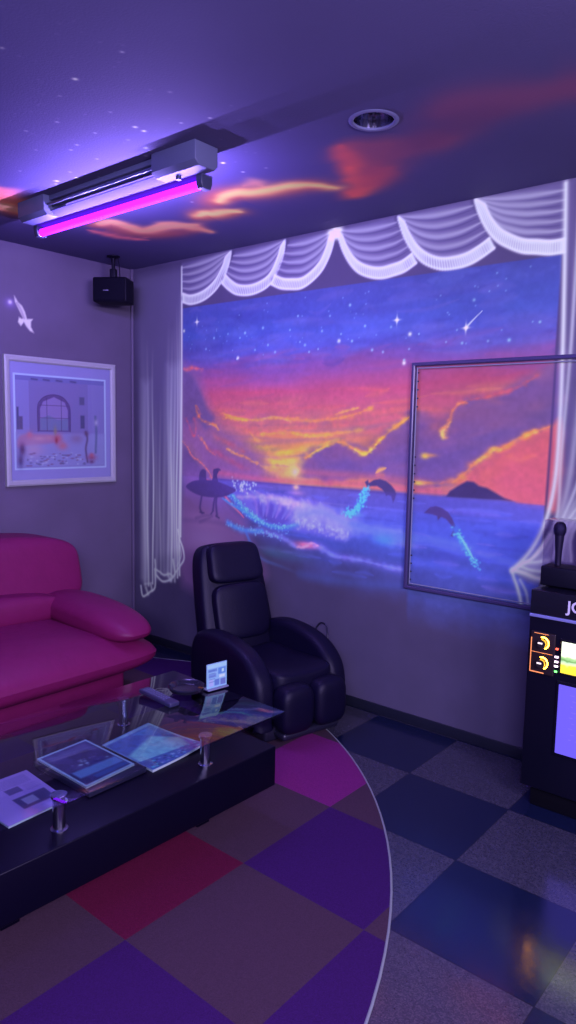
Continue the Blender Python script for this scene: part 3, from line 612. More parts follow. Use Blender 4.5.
for c in [(1.874,-1.431),(1.872,-1.390),(1.743,-1.282),(1.690,-1.235),(1.752,-1.226),(1.715,-1.488),(1.566,-1.465),(2.031,-1.353),(1.687,-1.626),(2.009,-1.765),(2.255,-1.773),(1.448,-1.199),(1.340,-1.207),(1.504,-1.451),(1.138,-1.297),(1.110,-1.270),(1.252,-1.258),(1.325,-1.262),(1.125,-0.933),(1.411,-0.739),(1.130,-1.453),(1.528,-1.653),(2.001,-1.998),(1.291,-1.317),(1.507,-1.334),(1.743,-1.258),(1.904,-1.559),(2.177,-1.529),(1.871,-1.731),(1.394,-1.534),(1.881,-0.999),(1.876,-0.878),(1.983,-0.854),(2.141,-1.319),(1.760,-1.375)]:
    r = RNG.uniform(.0045, .0065); star(cc, c, r, (215, 205, 255), RNG.uniform(.3, .8))
for c in [(1.874,-1.431),(1.872,-1.390),(1.754,-1.286),(1.252,-1.258),(1.148,-1.289),(1.881,-0.999),(2.009,-1.765)]: star(cc, c, .0075, (240, 235, 255), .9)
for i in range(240): star(cc, (RNG.uniform(.4, 2.3), RNG.uniform(-2.6, -.9)), .0042, (150, 130, 230), RNG.uniform(.08, .3))
ceil_m = paint_mat('ceiling_paint', bump=.3, rough=.8, spec=.2)
ce = cc.mesh('ceiling', ceil_m, lambda u, v: np.stack([u, v, 0 * u + H], -1), keep=lambda u, v: np.hypot(u - DL[0], v - DL[1]) > DLR)
tag(ce, kind='structure')
plain_ceil = mat('plain_ceiling', A(76, 64, 146), .8, bump=.2, bscale=120)
for c, sz in [((4.65, -2.6, H + .03), (1.5, 5.2, .06)), ((1.95, -4.1, H + .03), (3.9, 2.2, .06))]:
    tag(build('ceiling', box(c, sz), plain_ceil), kind='structure')

# ------------------------------------------------------------------ floor: square vinyl tiles, and a round inlay of carpet tiles
def floor_mat():
    m = mat('floor_tiles', A(30, 30, 70), .30, spec=.75); nt = m.node_tree; N, L = nt.nodes, nt.links; b = N['Principled BSDF']
    tc = N.new('ShaderNodeTexCoord'); mp = N.new('ShaderNodeMapping'); mp.vector_type = 'POINT'
    s = 1 / 0.4531; mp.inputs['Scale'].default_value = (s, s, 1); mp.inputs['Location'].default_value = (-2.538 * s, 0.4678 * s, 0)
    L.new(tc.outputs['Object'], mp.inputs['Vector'])
    ck = N.new('ShaderNodeTexChecker'); ck.inputs['Scale'].default_value = 1.0
    L.new(mp.outputs[0], ck.inputs['Vector'])
    ofs = N.new('ShaderNodeVectorMath'); ofs.operation = 'ADD'; ofs.inputs[1].default_value = (0, 0, 0.5); L.new(mp.outputs[0], ofs.inputs[0]); L.new(ofs.outputs[0], ck.inputs['Vector'])
    # granite-like speckle
    vo = N.new('ShaderNodeTexVoronoi'); vo.inputs['Scale'].default_value = 260; L.new(tc.outputs['Object'], vo.inputs['Vector'])
    n1 = N.new('ShaderNodeTexNoise'); n1.inputs['Scale'].default_value = 55; n1.inputs['Detail'].default_value = 6; L.new(tc.outputs['Object'], n1.inputs['Vector'])
    cr = N.new('ShaderNodeValToRGB'); e = cr.color_ramp.elements
    e[0].position = .05; e[0].color = (*A(32, 29, 66), 1); e[1].position = .95; e[1].color = (*A(70, 60, 108), 1)
    k = cr.color_ramp.elements.new(.5); k.color = (*A(48, 42, 88), 1)
    sp = N.new('ShaderNodeSeparateColor'); L.new(vo.outputs['Color'], sp.inputs[0]); 
    av = N.new('ShaderNodeMath'); av.operation = 'MULTIPLY_ADD'; av.inputs[1].default_value = .55; L.new(sp.outputs[0], av.inputs[0])
    h = N.new('ShaderNodeMath'); h.operation = 'MULTIPLY'; h.inputs[1].default_value = .45; L.new(n1.outputs['Fac'], h.inputs[0]); L.new(h.outputs[0], av.inputs[2])
    L.new(av.outputs[0], cr.inputs['Fac'])
    cd = N.new('ShaderNodeValToRGB'); e = cd.color_ramp.elements; e[0].color = (*A(11, 14, 56), 1); e[1].color = (*A(18, 23, 76), 1); L.new(n1.outputs['Fac'], cd.inputs['Fac'])
    mx = N.new('ShaderNodeMix'); mx.data_type = 'RGBA'; L.new(ck.outputs['Fac'], mx.inputs['Factor'])
    L.new(cr.outputs[0], mx.inputs['A']); L.new(cd.outputs[0], mx.inputs['B'])
    # thin joints
    br = N.new('ShaderNodeTexBrick'); br.offset = 0; br.squash = 1; br.inputs['Scale'].default_value = 1.0; br.inputs['Brick Width'].default_value = 1; br.inputs['Row Height'].default_value = 1
    br.inputs['Mortar Size'].default_value = .004; br.inputs['Mortar Smooth'].default_value = .2; L.new(mp.outputs[0], br.inputs['Vector'])
    mj = N.new('ShaderNodeMix'); mj.data_type = 'RGBA'; L.new(br.outputs['Fac'], mj.inputs['Factor']); L.new(mx.outputs['Result'], mj.inputs['A']); mj.inputs['B'].default_value = (*A(22, 20, 48), 1)
    L.new(mj.outputs['Result'], b.inputs['Base Color'])
    n2 = N.new('ShaderNodeTexNoise'); n2.inputs['Scale'].default_value = 9; n2.inputs['Detail'].default_value = 6; L.new(tc.outputs['Object'], n2.inputs['Vector'])
    rr = N.new('ShaderNodeMapRange'); rr.inputs['To Min'].default_value = .07; rr.inputs['To Max'].default_value = .24; L.new(n2.outputs['Fac'], rr.inputs['Value']); L.new(rr.outputs[0], b.inputs['Roughness'])
    bp = N.new('ShaderNodeBump'); bp.inputs['Strength'].default_value = .12; bp.inputs['Distance'].default_value = .002
    L.new(n1.outputs['Fac'], bp.inputs['Height']); L.new(bp.outputs[0], b.inputs['Normal'])
    return m
tag(build('floor', box((2.7, -2.6, -.05), (5.6, 5.4, .1)), floor_mat()), kind='structure')

CC, CR = (0.842, -2.495), 2.432
def carpet_mat():
    m = mat('carpet_tiles', A(80, 20, 110), .95, spec=.1); nt = m.node_tree; N, L = nt.nodes, nt.links; b = N['Principled BSDF']
    tc = N.new('ShaderNodeTexCoord'); mp = N.new('ShaderNodeMapping'); s = 1 / 0.4968
    mp.inputs['Scale'].default_value = (s, s, 1); mp.inputs['Location'].default_value = (-2.4546 * s, 0.9391 * s, .5); L.new(tc.outputs['Object'], mp.inputs['Vector'])
    ck = N.new('ShaderNodeTexChecker'); ck.inputs['Scale'].default_value = 1.0; L.new(mp.outputs[0], ck.inputs['Vector'])
    n1 = N.new('ShaderNodeTexNoise'); n1.inputs['Scale'].default_value = 260; n1.inputs['Detail'].default_value = 3; L.new(tc.outputs['Object'], n1.inputs['Vector'])
    mx = N.new('ShaderNodeMix'); mx.data_type = 'RGBA'; L.new(ck.outputs['Fac'], mx.inputs['Factor'])
    mx.inputs['A'].default_value = (*A(64, 40, 84), 1); mx.inputs['B'].default_value = (*A(52, 19, 106), 1)
    # one odd red tile: cell (-1,-2)
    fl = N.new('ShaderNodeVectorMath'); fl.operation = 'FLOOR'; L.new(mp.outputs[0], fl.inputs[0])
    ds = N.new('ShaderNodeVectorMath'); ds.operation = 'DISTANCE'; ds.inputs[1].default_value = (-1, -2, 0); L.new(fl.outputs[0], ds.inputs[0])
    lt = N.new('ShaderNodeMath'); lt.operation = 'LESS_THAN'; lt.inputs[1].default_value = .4; L.new(ds.outputs['Value'], lt.inputs[0])
    m2 = N.new('ShaderNodeMix'); m2.data_type = 'RGBA'; L.new(lt.outputs[0], m2.inputs['Factor']); L.new(mx.outputs['Result'], m2.inputs['A']); m2.inputs['B'].default_value = (*A(84, 14, 68), 1)
    d2 = N.new('ShaderNodeVectorMath'); d2.operation = 'DISTANCE'; d2.inputs[1].default_value = (-1, 0, 0); L.new(fl.outputs[0], d2.inputs[0])
    l2 = N.new('ShaderNodeMath'); l2.operation = 'LESS_THAN'; l2.inputs[1].default_value = .4; L.new(d2.outputs['Value'], l2.inputs[0])
    m4 = N.new('ShaderNodeMix'); m4.data_type = 'RGBA'; L.new(l2.outputs[0], m4.inputs['Factor']); L.new(m2.outputs['Result'], m4.inputs['A']); m4.inputs['B'].default_value = (*A(108, 28, 132), 1)
    m3 = N.new('ShaderNodeMix'); m3.data_type = 'RGBA'; m3.blend_type = 'MULTIPLY'; m3.inputs['Factor'].default_value = 1.0; L.new(m4.outputs['Result'], m3.inputs['A'])
    cr = N.new('ShaderNodeValToRGB'); cr.color_ramp.elements[0].position = .3; cr.color_ramp.elements[0].color = (.72, .72, .72, 1); cr.color_ramp.elements[1].position = .7; L.new(n1.outputs['Fac'], cr.inputs['Fac']); L.new(cr.outputs[0], m3.inputs['B'])
    L.new(m3.outputs['Result'], b.inputs['Base Color'])
    bp = N.new('ShaderNodeBump'); bp.inputs['Strength'].default_value = .6; bp.inputs['Distance'].default_value = .004; L.new(n1.outputs['Fac'], bp.inputs['Height']); L.new(bp.outputs[0], b.inputs['Normal'])
    return m
bm = BM(); pts = []
for k in range(160):
    a = 2 * PI * k / 160; q_ = CR - .13 * min(1, max(0, (-math.cos(a) * CR) / .35)) * (math.sin(a) > 0)      # the inlay is a little flatter towards the corner
    x, y = CC[0] + q_ * math.cos(a), CC[1] + q_ * math.sin(a)
    if x > 0.006: pts.append((x, y, a))
pts.sort(key=lambda q: (q[2] + PI) % (2 * PI))
poly = [(x, y) for x, y, _ in pts]
prism(bm, poly, 0.0005, 0.006, axis=2)
tag(build('floor_carpet', bm, carpet_mat()), kind='structure')
bm = BM(); tube(bm, [(x, y, .003) for x, y in poly], .0045, 8)
tag(build('trim_1', bm, mat('edge_strip', A(118, 112, 172), .4)), kind='structure')

bb = mat('baseboard_vinyl', A(20, 20, 52), .45)
tag(build('baseboard_back', box((2.7, -.004, .0275), (5.4, .008, .055), .002), bb), kind='structure')
tag(build('baseboard_left', box((.004, -2.6, .0275), (.008, 5.2, .055), .002), bb), kind='structure')

# ================================================================== things
# ------------------------------------------------------------------ blacklight batten on the ceiling
white_metal = mat('enamel_metal', (0.085, 0.095, 0.15), .5, noise=.05, spec=.2)
cap_m = mat('lampholder_plastic', (0.03, 0.035, 0.06), .4)
t = thing('ceiling_lamp', 'long ceiling batten with a glowing magenta blacklight tube', 'lamp', (1.32, -1.17, H))
bm = BM(); rbox(bm, (0, -.012, -.012), (1.20, .050, .022), .003)
build('mounting_channel', bm, white_metal, t)
for x0, x1 in [(.40, .655), (-.60, -.37)]:
    bm = BM(); prism(bm, [(-.065, -.001), (-.065, -.070), (-.045, -.088), (.035, -.088), (.052, -.070), (.052, -.001)], x0, x1, axis=0, bev=.004)
    build('end_housing', bm, white_metal, t)
bm = BM()
for y in (-.045, -.018): rbox(bm, (.01, y, -.045), (.80, .010, .012), .002)
build('rail', bm, mat('rail_metal', (.12, .14, .17), .3, .8), t)
bm = BM(); prism(bm, [(-.030, -.070), (.008, -.088), (.075, -.094), (.078, -.091), (.010, -.084), (-.030, -.066)], -.58, .60, axis=0)
build('reflector', bm, mat('reflector_enamel', (.07, .065, .15), .7, spec=.1), t)
tube_m = mat('blacklight_tube', (.02, .005, .03), .8, spec=.02, emit=(1.0, .035, 1.0), estr=1.0)
nt = tube_m.node_tree; nt.nodes['Principled BSDF'].inputs['Emission Color'].default_value = (0.20, 0.0042, 1.0, 1); nt.nodes['Principled BSDF'].inputs['Emission Strength'].default_value = 9.0
build('tube', tube(BM(), [(-.575, .048, -.118), (.565, .048, -.118)], .0180, 20), tube_m, t)
for x in (-.590, .582):
    bm = BM(); prism(bm, [(.020, -.085), (.078, -.085), (.078, -.118), (.070, -.138), (.028, -.138), (.020, -.118)], x - .016, x + .016, axis=0, bev=.003)
    build('lamp_holder', bm, cap_m, t)
build('starter', tube(BM(), [(.50, -.01, -.088), (.50, -.01, -.102)], .011, 14), cap_m, t)

# ------------------------------------------------------------------ recessed downlight
t = thing('recessed_downlight', 'unlit round recessed downlight with mirrored bowl in the ceiling', 'downlight', (DL[0], DL[1], H))
build('trim_ring', lathe(BM(), [(.070, .004), (.070, -.003), (.074, -.005), (.082, -.004), (.087, -.0008), (.087, .0006), (.078, .003), (.070, .004)], seg=48), mat('ring_enamel', (.12, .13, .2), .35), t)
rf = mat('facet_mirror', (.55, .55, .6), .12, 1.0)
bm = BM(); seg = 28; rings = []
for r, z in [(.071, .0), (.068, .03), (.062, .07), (.040, .11)]:
    rings.append([bm.verts.new((r * math.cos(2 * PI * k / seg), r * math.sin(2 * PI * k / seg), z)) for k in range(seg)])
for a, b in zip(rings, rings[1:]):
    for k in range(seg): bm.faces.new((a[k], b[k], b[(k + 1) % seg], a[(k + 1) % seg]))
bm.faces.new(rings[-1])
build('reflector_bowl', bm, rf, t, sharp=2)
build('bulb', lathe(BM(), [(0, .045), (.018, .05), (.026, .065), (.024, .085), (.014, .1), (.014, .109)], seg=24), mat('bulb_glass', (.5, .5, .6), .15), t)

# ------------------------------------------------------------------ loudspeaker on a ceiling bracket
spk = mat('speaker_plastic', (.0025, .002, .007), .6, bump=.2, bscale=300, spec=.15)
t = thing('loudspeaker', 'small black loudspeaker hanging from a ceiling bracket in the corner', 'loudspeaker', (.22, -.315, 2.335), math.radians(-56))
build('cabinet', box((0, 0, 0), (.15, .215, .150), .010), spk, t)
build('grille', box((.078, 0, 0), (.010, .200, .136), .006), mat('speaker_grille', (.002, .0018, .006), .8, bump=.5, bscale=900, spec=.1), t)
build('badge', box((.0845, -.02, -.008), (.003, .034, .006), .001), mat('badge_metal', (.25, .25, .3), .3, .6), t)
bm = BM(); lathe(bm, [(0, .2145), (.040, .2145), (.040, .208), (.015, .200), (.011, .165), (0, .165)], seg=24)
build('ceiling_plate', bm, spk, t)
bm = BM(); tube(bm, [(0, 0, .2), (0, 0, .12)], .011, 16); rbox(bm, (0, 0, .108), (.034, .040, .056), .006); rbox(bm, (0, 0, .078), (.07, .05, .006), .002)
build('bracket', bm, spk, t)
build('cable', tube(BM(), smoothpoly([(.0, .030, .210), (.0, .036, .17), (-.02, .034, .12), (-.06, .02, .085), (-.073, .01, .06)], 6, False), .0028, 8), spk, t)

# ------------------------------------------------------------------ framed print on the left wall
y0, y1, z0, z1 = -.946, -.160, 1.122, 1.903
t = thing('framed_picture', 'pale square framed print of an arched window interior on left wall', 'picture', (0, (y0 + y1) / 2, (z0 + z1) / 2))
W2, H2 = (y1 - y0) / 2, (z1 - z0) / 2
def frame_bm(w, h, t_, d, x0=0.0015):
    bm = BM()
    prof = [(0, x0), (0, x0 + d * .8), (t_ * .3, x0 + d), (t_ * .75, x0 + d * .85), (t_, x0 + d * .55), (t_, x0)]
    rings = []
    for sy, sz in [(-1, -1), (1, -1), (1, 1), (-1, 1)]:
        rings.append([bm.verts.new((x, sy * (w - u), sz * (h - u))) for u, x in prof])
    for i in range(4):
        a, b = rings[i], rings[(i + 1) % 4]
        for k in range(len(prof)): bm.faces.new((a[k], a[(k + 1) % len(prof)], b[(k + 1) % len(prof)], b[k]))
    return bm
build('frame', frame_bm(W2, H2, .036, .026), mat('frame_wood', A(140, 128, 196), .5, noise=.06, nscale=30), t, sharp=20)
build('backing_board', box((.004, 0, 0), (.004, W2 * 2 - .03, H2 * 2 - .03)), mat('board', A(90, 80, 120), .8), t)
def leaf(cv_, name, m, parent, f): 
    return cv_.mesh(name, m, f, parent=parent)
pc = Canvas(-W2 + .034, W2 - .034, -H2 + .034, H2 - .034, .0028)
pc.C[:] = np.array([122, 112, 216]) / 255
Q = [(a - (y0 + y1) / 2, b - (z0 + z1) / 2) for a, b in [(-0.865,1.781),(-0.240,1.795),(-0.247,1.228),(-0.882,1.235)]]
au0, au1, av0, av1 = (Q[0][0] + Q[3][0]) / 2, (Q[1][0] + Q[2][0]) / 2, (Q[2][1] + Q[3][1]) / 2, (Q[0][1] + Q[1][1]) / 2
R_ = lambda x0_, y0_, x1_, y1_: [(au0 + (au1 - au0) * a, av1 - (av1 - av0) * b) for a, b in [(x0_, y0_), (x1_, y0_), (x1_, y1_), (x0_, y1_)]]
S_ = lambda a, b: (au0 + (au1 - au0) * a, av1 - (av1 - av0) * b)
pc.fill(R_(-.022, -.022, 1.022, 1.022), (150, 160, 250), 1, .002)
pc.fill(R_(0, 0, 1, 1), (104, 92, 186), 1, .002)
pc.fill(R_(0, .0, .14, .62), (112, 104, 206), 1, .002); pc.fill(R_(.80, .0, 1, .75), (110, 100, 200), 1, .002); pc.fill(R_(0, 0, 1, .05), (96, 90, 190), 1, .002)
for a in (.17, .3, .44, .6): pc.stroke([S_(a, .03), S_(a + .06, .035)], .006, (66, 60, 130), .8)
arch = [(.23, .60), (.23, .34), (.26, .26), (.32, .21), (.41, .19), (.50, .21), (.56, .27), (.59, .35), (.59, .60)]
pc.fill([S_(*q) for q in arch], (78, 62, 146), 1, .003)
pc.fill([S_(*q) for q in [(.255, .585), (.255, .35), (.29, .27), (.41, .215), (.53, .27), (.565, .36), (.565, .585)]], (116, 98, 196), 1, .003)
pc.fill([S_(*q) for q in [(.255, .585), (.255, .46), (.35, .42), (.45, .47), (.565, .45), (.565, .585)]], (92, 96, 176), .9, .004)
for a in (.33, .49): pc.stroke([S_(a, .23), S_(a, .59)], .0022, (66, 50, 120), .9)
for b in (.31, .45): pc.stroke([S_(.24, b), S_(.58, b)], .0020, (66, 50, 120), .8)
pc.stroke([S_(*q) for q in arch], .0030, (60, 46, 116), .9)
pc.fill(R_(.70, .20, .76, .29), (76, 70, 140), .9, .004); pc.fill(R_(.71, .41, .76, .56), (64, 60, 130), .9, .004)
pc.fill(R_(.01, .34, .03, .58), (56, 56, 120), .9, .004); pc.fill(R_(.03, .44, .07, .58), (72, 62, 130), .9, .004)
pc.fill(R_(0, .62, 1, 1), (120, 116, 214), .9, .01)
pc.fill([S_(*q) for q in [(.02, .68), (.10, .63), (.40, .64), (.42, .72), (.10, .76), (.02, .78)]], (142, 92, 166), .8, .010, True)
pc.blob(S_(.14, .64), .020, .022, (164, 92, 150), .9); pc.blob(S_(.24, .68), .045, .016, (170, 120, 178), .8); pc.blob(S_(.35, .67), .03, .016, (164, 112, 170), .7)
pc.blob(S_(.42, .60), .012, .03, (120, 110, 120), .8); pc.blob(S_(.45, .68), .030, .034, (158, 80, 134), .95); pc.blob(S_(.50, .76), .034, .026, (160, 90, 140), .85); pc.blob(S_(.43, .70), .010, .02, (120, 40, 80), .8)
pc.blob(S_(.66, .68), .05, .03, (112, 88, 160), .8); pc.blob(S_(.18, .80), .07, .045, (150, 120, 200), .8)
pc.blob(S_(.06, .80), .020, .035, (70, 40, 110), .9); pc.blob(S_(.04, .92), .018, .04, (60, 44, 116), .8)
pc.stroke([S_(.77, .60), S_(.79, .68), S_(.77, .80), S_(.79, .95)], .008, (80, 64, 130), .9); pc.blob(S_(.78, .62), .016, .016, (84, 60, 120), .9)
pc.stroke([S_(.89, .42), S_(.90, .6), S_(.89, .84)], .009, (76, 80, 150), .8); pc.blob(S_(.90, .49), .014, .02, (150, 140, 220), .9)
pc.blob(S_(.84, .90), .036, .018, (126, 68, 136), .95); pc.blob(S_(.84, .87), .018, .014, (154, 78, 134), .9); pc.blob(S_(.84, .95), .02, .012, (90, 50, 120), .8)
for i in range(70):
    q = S_(RNG.uniform(.1, .76), RNG.uniform(.84, .98)); pc.blob(q, RNG.uniform(.006, .014), RNG.uniform(.003, .006), [(84, 76, 150), (150, 150, 230), (100, 70, 140)][i % 3], .8)
leaf(pc, 'print', paint_mat('print_paper', rough=.8, bump=0, spec=.2), t, lambda u, v: np.stack([0 * u + .0085, u, v], -1))
build('glazing', box((.013, 0, 0), (.002, W2 * 2 - .068, H2 * 2 - .068)), glass_mat('picture_glass', (.985, .985, .99), 1.35), t)

# ------------------------------------------------------------------ framed clear sheet over the mural
gx0, gx1, gz0, gz1 = 2.208, 3.30, .707, 1.829
t = thing('protective_panel', 'thin framed clear sheet fixed over the right part of the mural', 'panel', ((gx0 + gx1) / 2, 0, (gz0 + gz1) / 2))
w_, h_ = (gx1 - gx0) / 2, (gz1 - gz0) / 2
bm = BM(); pr = [(0, .0015), (0, .020), (.004, .024), (.014, .024), (.018, .020), (.018, .0015)]; rings = []
for sx, sz in [(-1, -1), (1, -1), (1, 1), (-1, 1)]:
    rings.append([bm.verts.new((sx * (w_ - u), -d, sz * (h_ - u))) for u, d in pr])
for i in range(4):
    a, b = rings[i], rings[(i + 1) % 4]
    for k in range(len(pr)): bm.faces.new((a[k], a[(k + 1) % len(pr)], b[(k + 1) % len(pr)], b[k]))
build('frame', bm, mat('panel_frame', A(58, 46, 120), .3, .0, bump=.1), t, sharp=25)
bm = BM()
for sx in (-1, 1):
    tube(bm, [(sx * (w_ - .028), -.012, -h_ + .025), (sx * (w_ - .028), -.012, h_ - .025)], .0028, 8)
for sz in (-1, 1): tube(bm, [(-w_ + .028, -.012, sz * (h_ - .028)), (w_ - .028, -.012, sz * (h_ - .028))], .0028, 8)
build('inner_bead', bm, mat('bead_plastic', A(120, 112, 190), .3), t)
riv = None
for k in list(range(5)) + list(range(10, 16)) + list(range(22, 26)):
    z = h_ - .05 - k * (2 * h_ - .1) / 25
    if riv is None: riv = r_o = build('rivet', lathe(BM(), [(0, .0), (.0042, .001), (.0048, .003)], seg=10, M=Matrix.Rotation(PI / 2, 4, 'X')), mat('rivet', A(44, 36, 84), .4), t)
    else: r_o = riv.copy(); COL.objects.link(r_o); r_o.parent = t
    r_o.location = (-(w_ - .037), -.0135, z)
build('clear_sheet', box((0, -.010, 0), (w_ * 2 - .036, .003, h_ * 2 - .036)), glass_mat('acrylic', (.985, .98, .99), 1.30), t)

# ------------------------------------------------------------------ sofa
sofa_m = mat('red_leather', A(102, 16, 95), .50, noise=.12, nscale=14, bump=.75, bscale=26, spec=.25)
SF = thing('sofa', 'crimson leather sofa with plump arm against the left wall', 'sofa', (0, 0, 0))
def sofa_arm(yc, s):
    # fat pillow arm that slopes and droops towards the front
    def f(x, y, z):
        t_ = (x + 1) / 2
        return (0.02 * z, 0.0, -0.045 * t_ ** 1.6 - .020 * max(0, x) ** 3 * (z > 0) + .018 * math.sin(PI * t_) * (z > 0) + 0.012 * (1 - y * y) * (z > 0))
    return cushion((.70, yc, .462), (.445, .150, .072), .80, .62, 64, 32, f)
build('seat_base', box((.53, -1.80, .150), (.82, 2.04, .27), .035, 4), sofa_m, SF)
def fs(x, y, z):
    fr = max(0, x); return (0.045 * fr * (1 - z * z), 0, -.035 * fr ** 4 * (z > 0) + .010 * (1 - y ** 4) * (z > 0))
build('seat_cushion', cushion((.665, -1.80, .300), (.440, 1.125, .130), .72, .16, 96, 32, fs), sofa_m, SF)
def fb(x, y, z):
    zz_ = (z + 1) / 2
    return (-.07 * zz_ + .035 * (1 - zz_) * (x > 0) + .02 * math.sin(3 * PI * y) * 0, .06 * (1 - zz_) * y * 0, .012 * (1 - y ** 4) * (z > 0))
build('backrest', cushion((.235, -1.815, .640), (.165, 1.155, .215), .42, .17, 96, 36, fb), sofa_m, SF)
build('lumbar_cushion', cushion((.385, -1.80, .475), (.155, .935, .105), .70, .16, 96, 24), sofa_m, SF)
build('armrest', sofa_arm(-.84, 1), sofa_m, SF); build('armrest', sofa_arm(-2.745, -1), sofa_m, SF)
for x in (.25, .98):
    for y in (-.85, -2.72):
        build('foot', lathe(BM(), [(0, 0), (.022, 0), (.028, .028), (0, .028)], (x, y, .0065), 20), mat('dark_foot', (.01, .01, .012), .4), SF)

# ------------------------------------------------------------------ massage chair
leather = mat('black_leather', (.0028, .0020, .013), .50, noise=.2, nscale=20, bump=.35, bscale=110, spec=.22)
shell = mat('black_plastic', (.009, .009, .020), .42)
CH = thing('massage_chair', 'black leather massage recliner in front of the mural', 'armchair', (1.61, -.40, .0065), math.radians(-13))
CH.scale = (.86, .86, .86)
build('base', box((.02, 0, .045), (.74, .52, .09), .02), shell, CH)
def arm_profile(): return smoothpoly([(-.34, .10), (-.36, .30), (-.33, .43), (-.26, .495), (-.10, .525), (.10, .515), (.26, .47), (.37, .38), (.41, .26), (.40, .12), (.34, .055), (-.29, .055)], 5, True)
for s in (-1, 1):
    bm = BM(); prism(bm, arm_profile(), s * .195, s * .325, axis=1, bev=.045, seg=5)
    build('armrest', bm, leather, CH, sharp=50)
build('seat', cushion((.09, 0, .315), (.34, .215, .075), .45, .30, 56, 24, lambda x, y, z: (0, 0, (-.03 * (1 - y * y) + .03 * max(0, x)) * (z > 0))), leather, CH)
# reclined back, narrower at the shoulders, with a separate head pad
tilt = Matrix.Translation((-.25, 0, .30)) @ Matrix.Rotation(math.radians(-14), 4, 'Y')
def back(c, half, e1, e2, fn):
    bm = cushion(c, half, e1, e2, 56, 40, fn)
    for v in bm.verts: v.co = tilt @ v.co
    return bm
def fbk(x, y, z):
    t_ = (z + 1) / 2
    return (-.03 * t_ + .012 * math.cos(y * PI) * (x > 0), -y * .045 * t_ ** 2, 0)
build('backrest', back((-.02, 0, .345), (.085, .262, .375), .30, .34, fbk), leather, CH)
build('head_pad', back((.048, 0, .585), (.058, .200, .128), .40, .36, lambda x, y, z: (-.028 * (z + 1) / 2, -y * .02 * (z + 1) / 2, 0)), leather, CH)
build('back_pad', back((.060, 0, .275), (.050, .195, .175), .40, .30, lambda x, y, z: (.010 * math.cos(y * PI), 0, 0)), leather, CH)
bm = BM()
for s in (-1, 1): cushion((.455, s * .118, .20), (.075, .112, .135), .55, .5, 32, 18, bm=bm)
build('leg_rest', bm, leather, CH)
build('foot_plate', box((.42, 0, .048), (.12, .40, .045), .018), shell, CH)
build('lever_cable', tube(BM(), smoothpoly([(.06, .338, .38), (.05, .36, .47), (.08, .375, .52), (.14, .37, .515), (.185, .350, .44), (.19, .340, .34)], 6, False), .006, 10), shell, CH)
bm = BM(); rbox(bm, (.19, .338, .30), (.05, .022, .10), .006)
build('hand_control', bm, shell, CH)

# ------------------------------------------------------------------ coffee table
TB = thing('coffee_table', 'low black coffee table with a raised clear glass top', 'table', (2.0, -1.72, .0065), math.radians(-1.6))
lacq = mat('black_lacquer', (.0022, .0016, .0070), .38, noise=.1, nscale=8, spec=.14)
steel = mat('brushed_steel', (.42, .42, .5), .22, 1.0)
TZ = .3 - .0065
build('lower_shelf', box((.03, 0, TZ - .078), (.61, 1.15, .156), .005), lacq, TB)
for x in (-.14, .14):
    for y in (-.40, .36):
        build('leg', box((x, y, .069), (.06, .06, .136), .004), lacq, TB)
for x in (-.235, .255):
    for y in (-.57 + .02, -.285, .29):
        bm = BM(); lathe(bm, [(0, 0), (.026, 0), (.026, .004), (.0185, .006), (.0185, .098), (.024, .102), (.024, .110), (0, .110)], (x, y, TZ + .0005), 28)
        build('pillar', bm, steel, TB)
gl = glass_mat('table_glass', (.86, .90, .93), 1.52, 1.55)
build('glass_top', box((0, 0, TZ + .1155), (.665, 1.25, .0085), .0015, 2), gl, TB)

# things on the glass
TG = .4205 + .0012
t = thing('ashtray', 'round black ashtray on the glass table top', 'ashtray', (1.915, -1.215, TG), .3)
build('bowl', lathe(BM(), [(0, 0), (.055, 0), (.068, .006), (.075, .020), (.072, .024), (.064, .020), (.056, .009), (0, .007)], seg=40), mat('black_ceramic', (.012, .012, .022), .2), t)
build('cigarette_rest', box((.066, 0, .0235), (.02, .014, .004), .0015), mat('brass_rest', (.5, .25, .06), .3, 1.0), t)
t = thing('remote_control', 'slim dark remote control lying on the glass table top', 'remote', (1.905, -1.352, TG), math.radians(-5))
build('body', box((0, 0, .009), (.215, .046, .018), .005), mat('remote_plastic', (.03, .03, .07), .35), t)
bm = BM()
for i in range(9):
    for j in range(3): rbox(bm, (-.085 + i * .017, -.012 + j * .012, .0185), (.009, .007, .003), .001)
build('keypad', bm, mat('rubber_keys', (.10, .11, .2), .6), t)
t = thing('menu_card', 'small upright light blue printed card on the glass table top', 'card', (1.984, -1.112, TG), math.radians(-8))
mcv = Canvas(-.050, .050, .006, .108, .0016)
mcv.C[:] = np.array([130, 160, 252]) / 255
mcv.fill([(-.048, .09), (.048, .09), (.048, .106), (-.048, .106)], (150, 180, 255), 1, .001)
for x0, z0_, x1, z1_, c in [(-.044, .074, .0, .086, (90, 110, 220)), (.006, .060, .044, .086, (76, 110, 230)), (-.042, .05, -.004, .066, (100, 118, 226)), (.012, .044, .04, .056, (200, 200, 255)), (-.04, .014, -.018, .042, (160, 150, 255)),
                            (-.012, .014, .012, .040, (80, 96, 210)), (.018, .012, .044, .038, (90, 90, 200)), (.024, .066, .036, .080, (190, 210, 255))]:
    mcv.fill([(x0, z0_), (x1, z0_), (x1, z1_), (x0, z1_)], c, .8, .0012)
for k in range(5): mcv.stroke([(-.04, .080 - k * .012), (-.01, .080 - k * .012)], .0012, (70, 80, 180), .7)
leaf(mcv, 'printed_face', paint_mat('card_print', rough=.5, bump=0), t, lambda u, v: np.stack([0 * u + .0028, u, v], -1))
build('card', box((0, 0, .056), (.004, .102, .106), .0006), mat('card_stock', A(120, 140, 235), .5), t)
build('stand', box((-.004, 0, .003), (.040, .104, .006), .0015), mat('clear_plastic', (.2, .22, .3), .1), t)

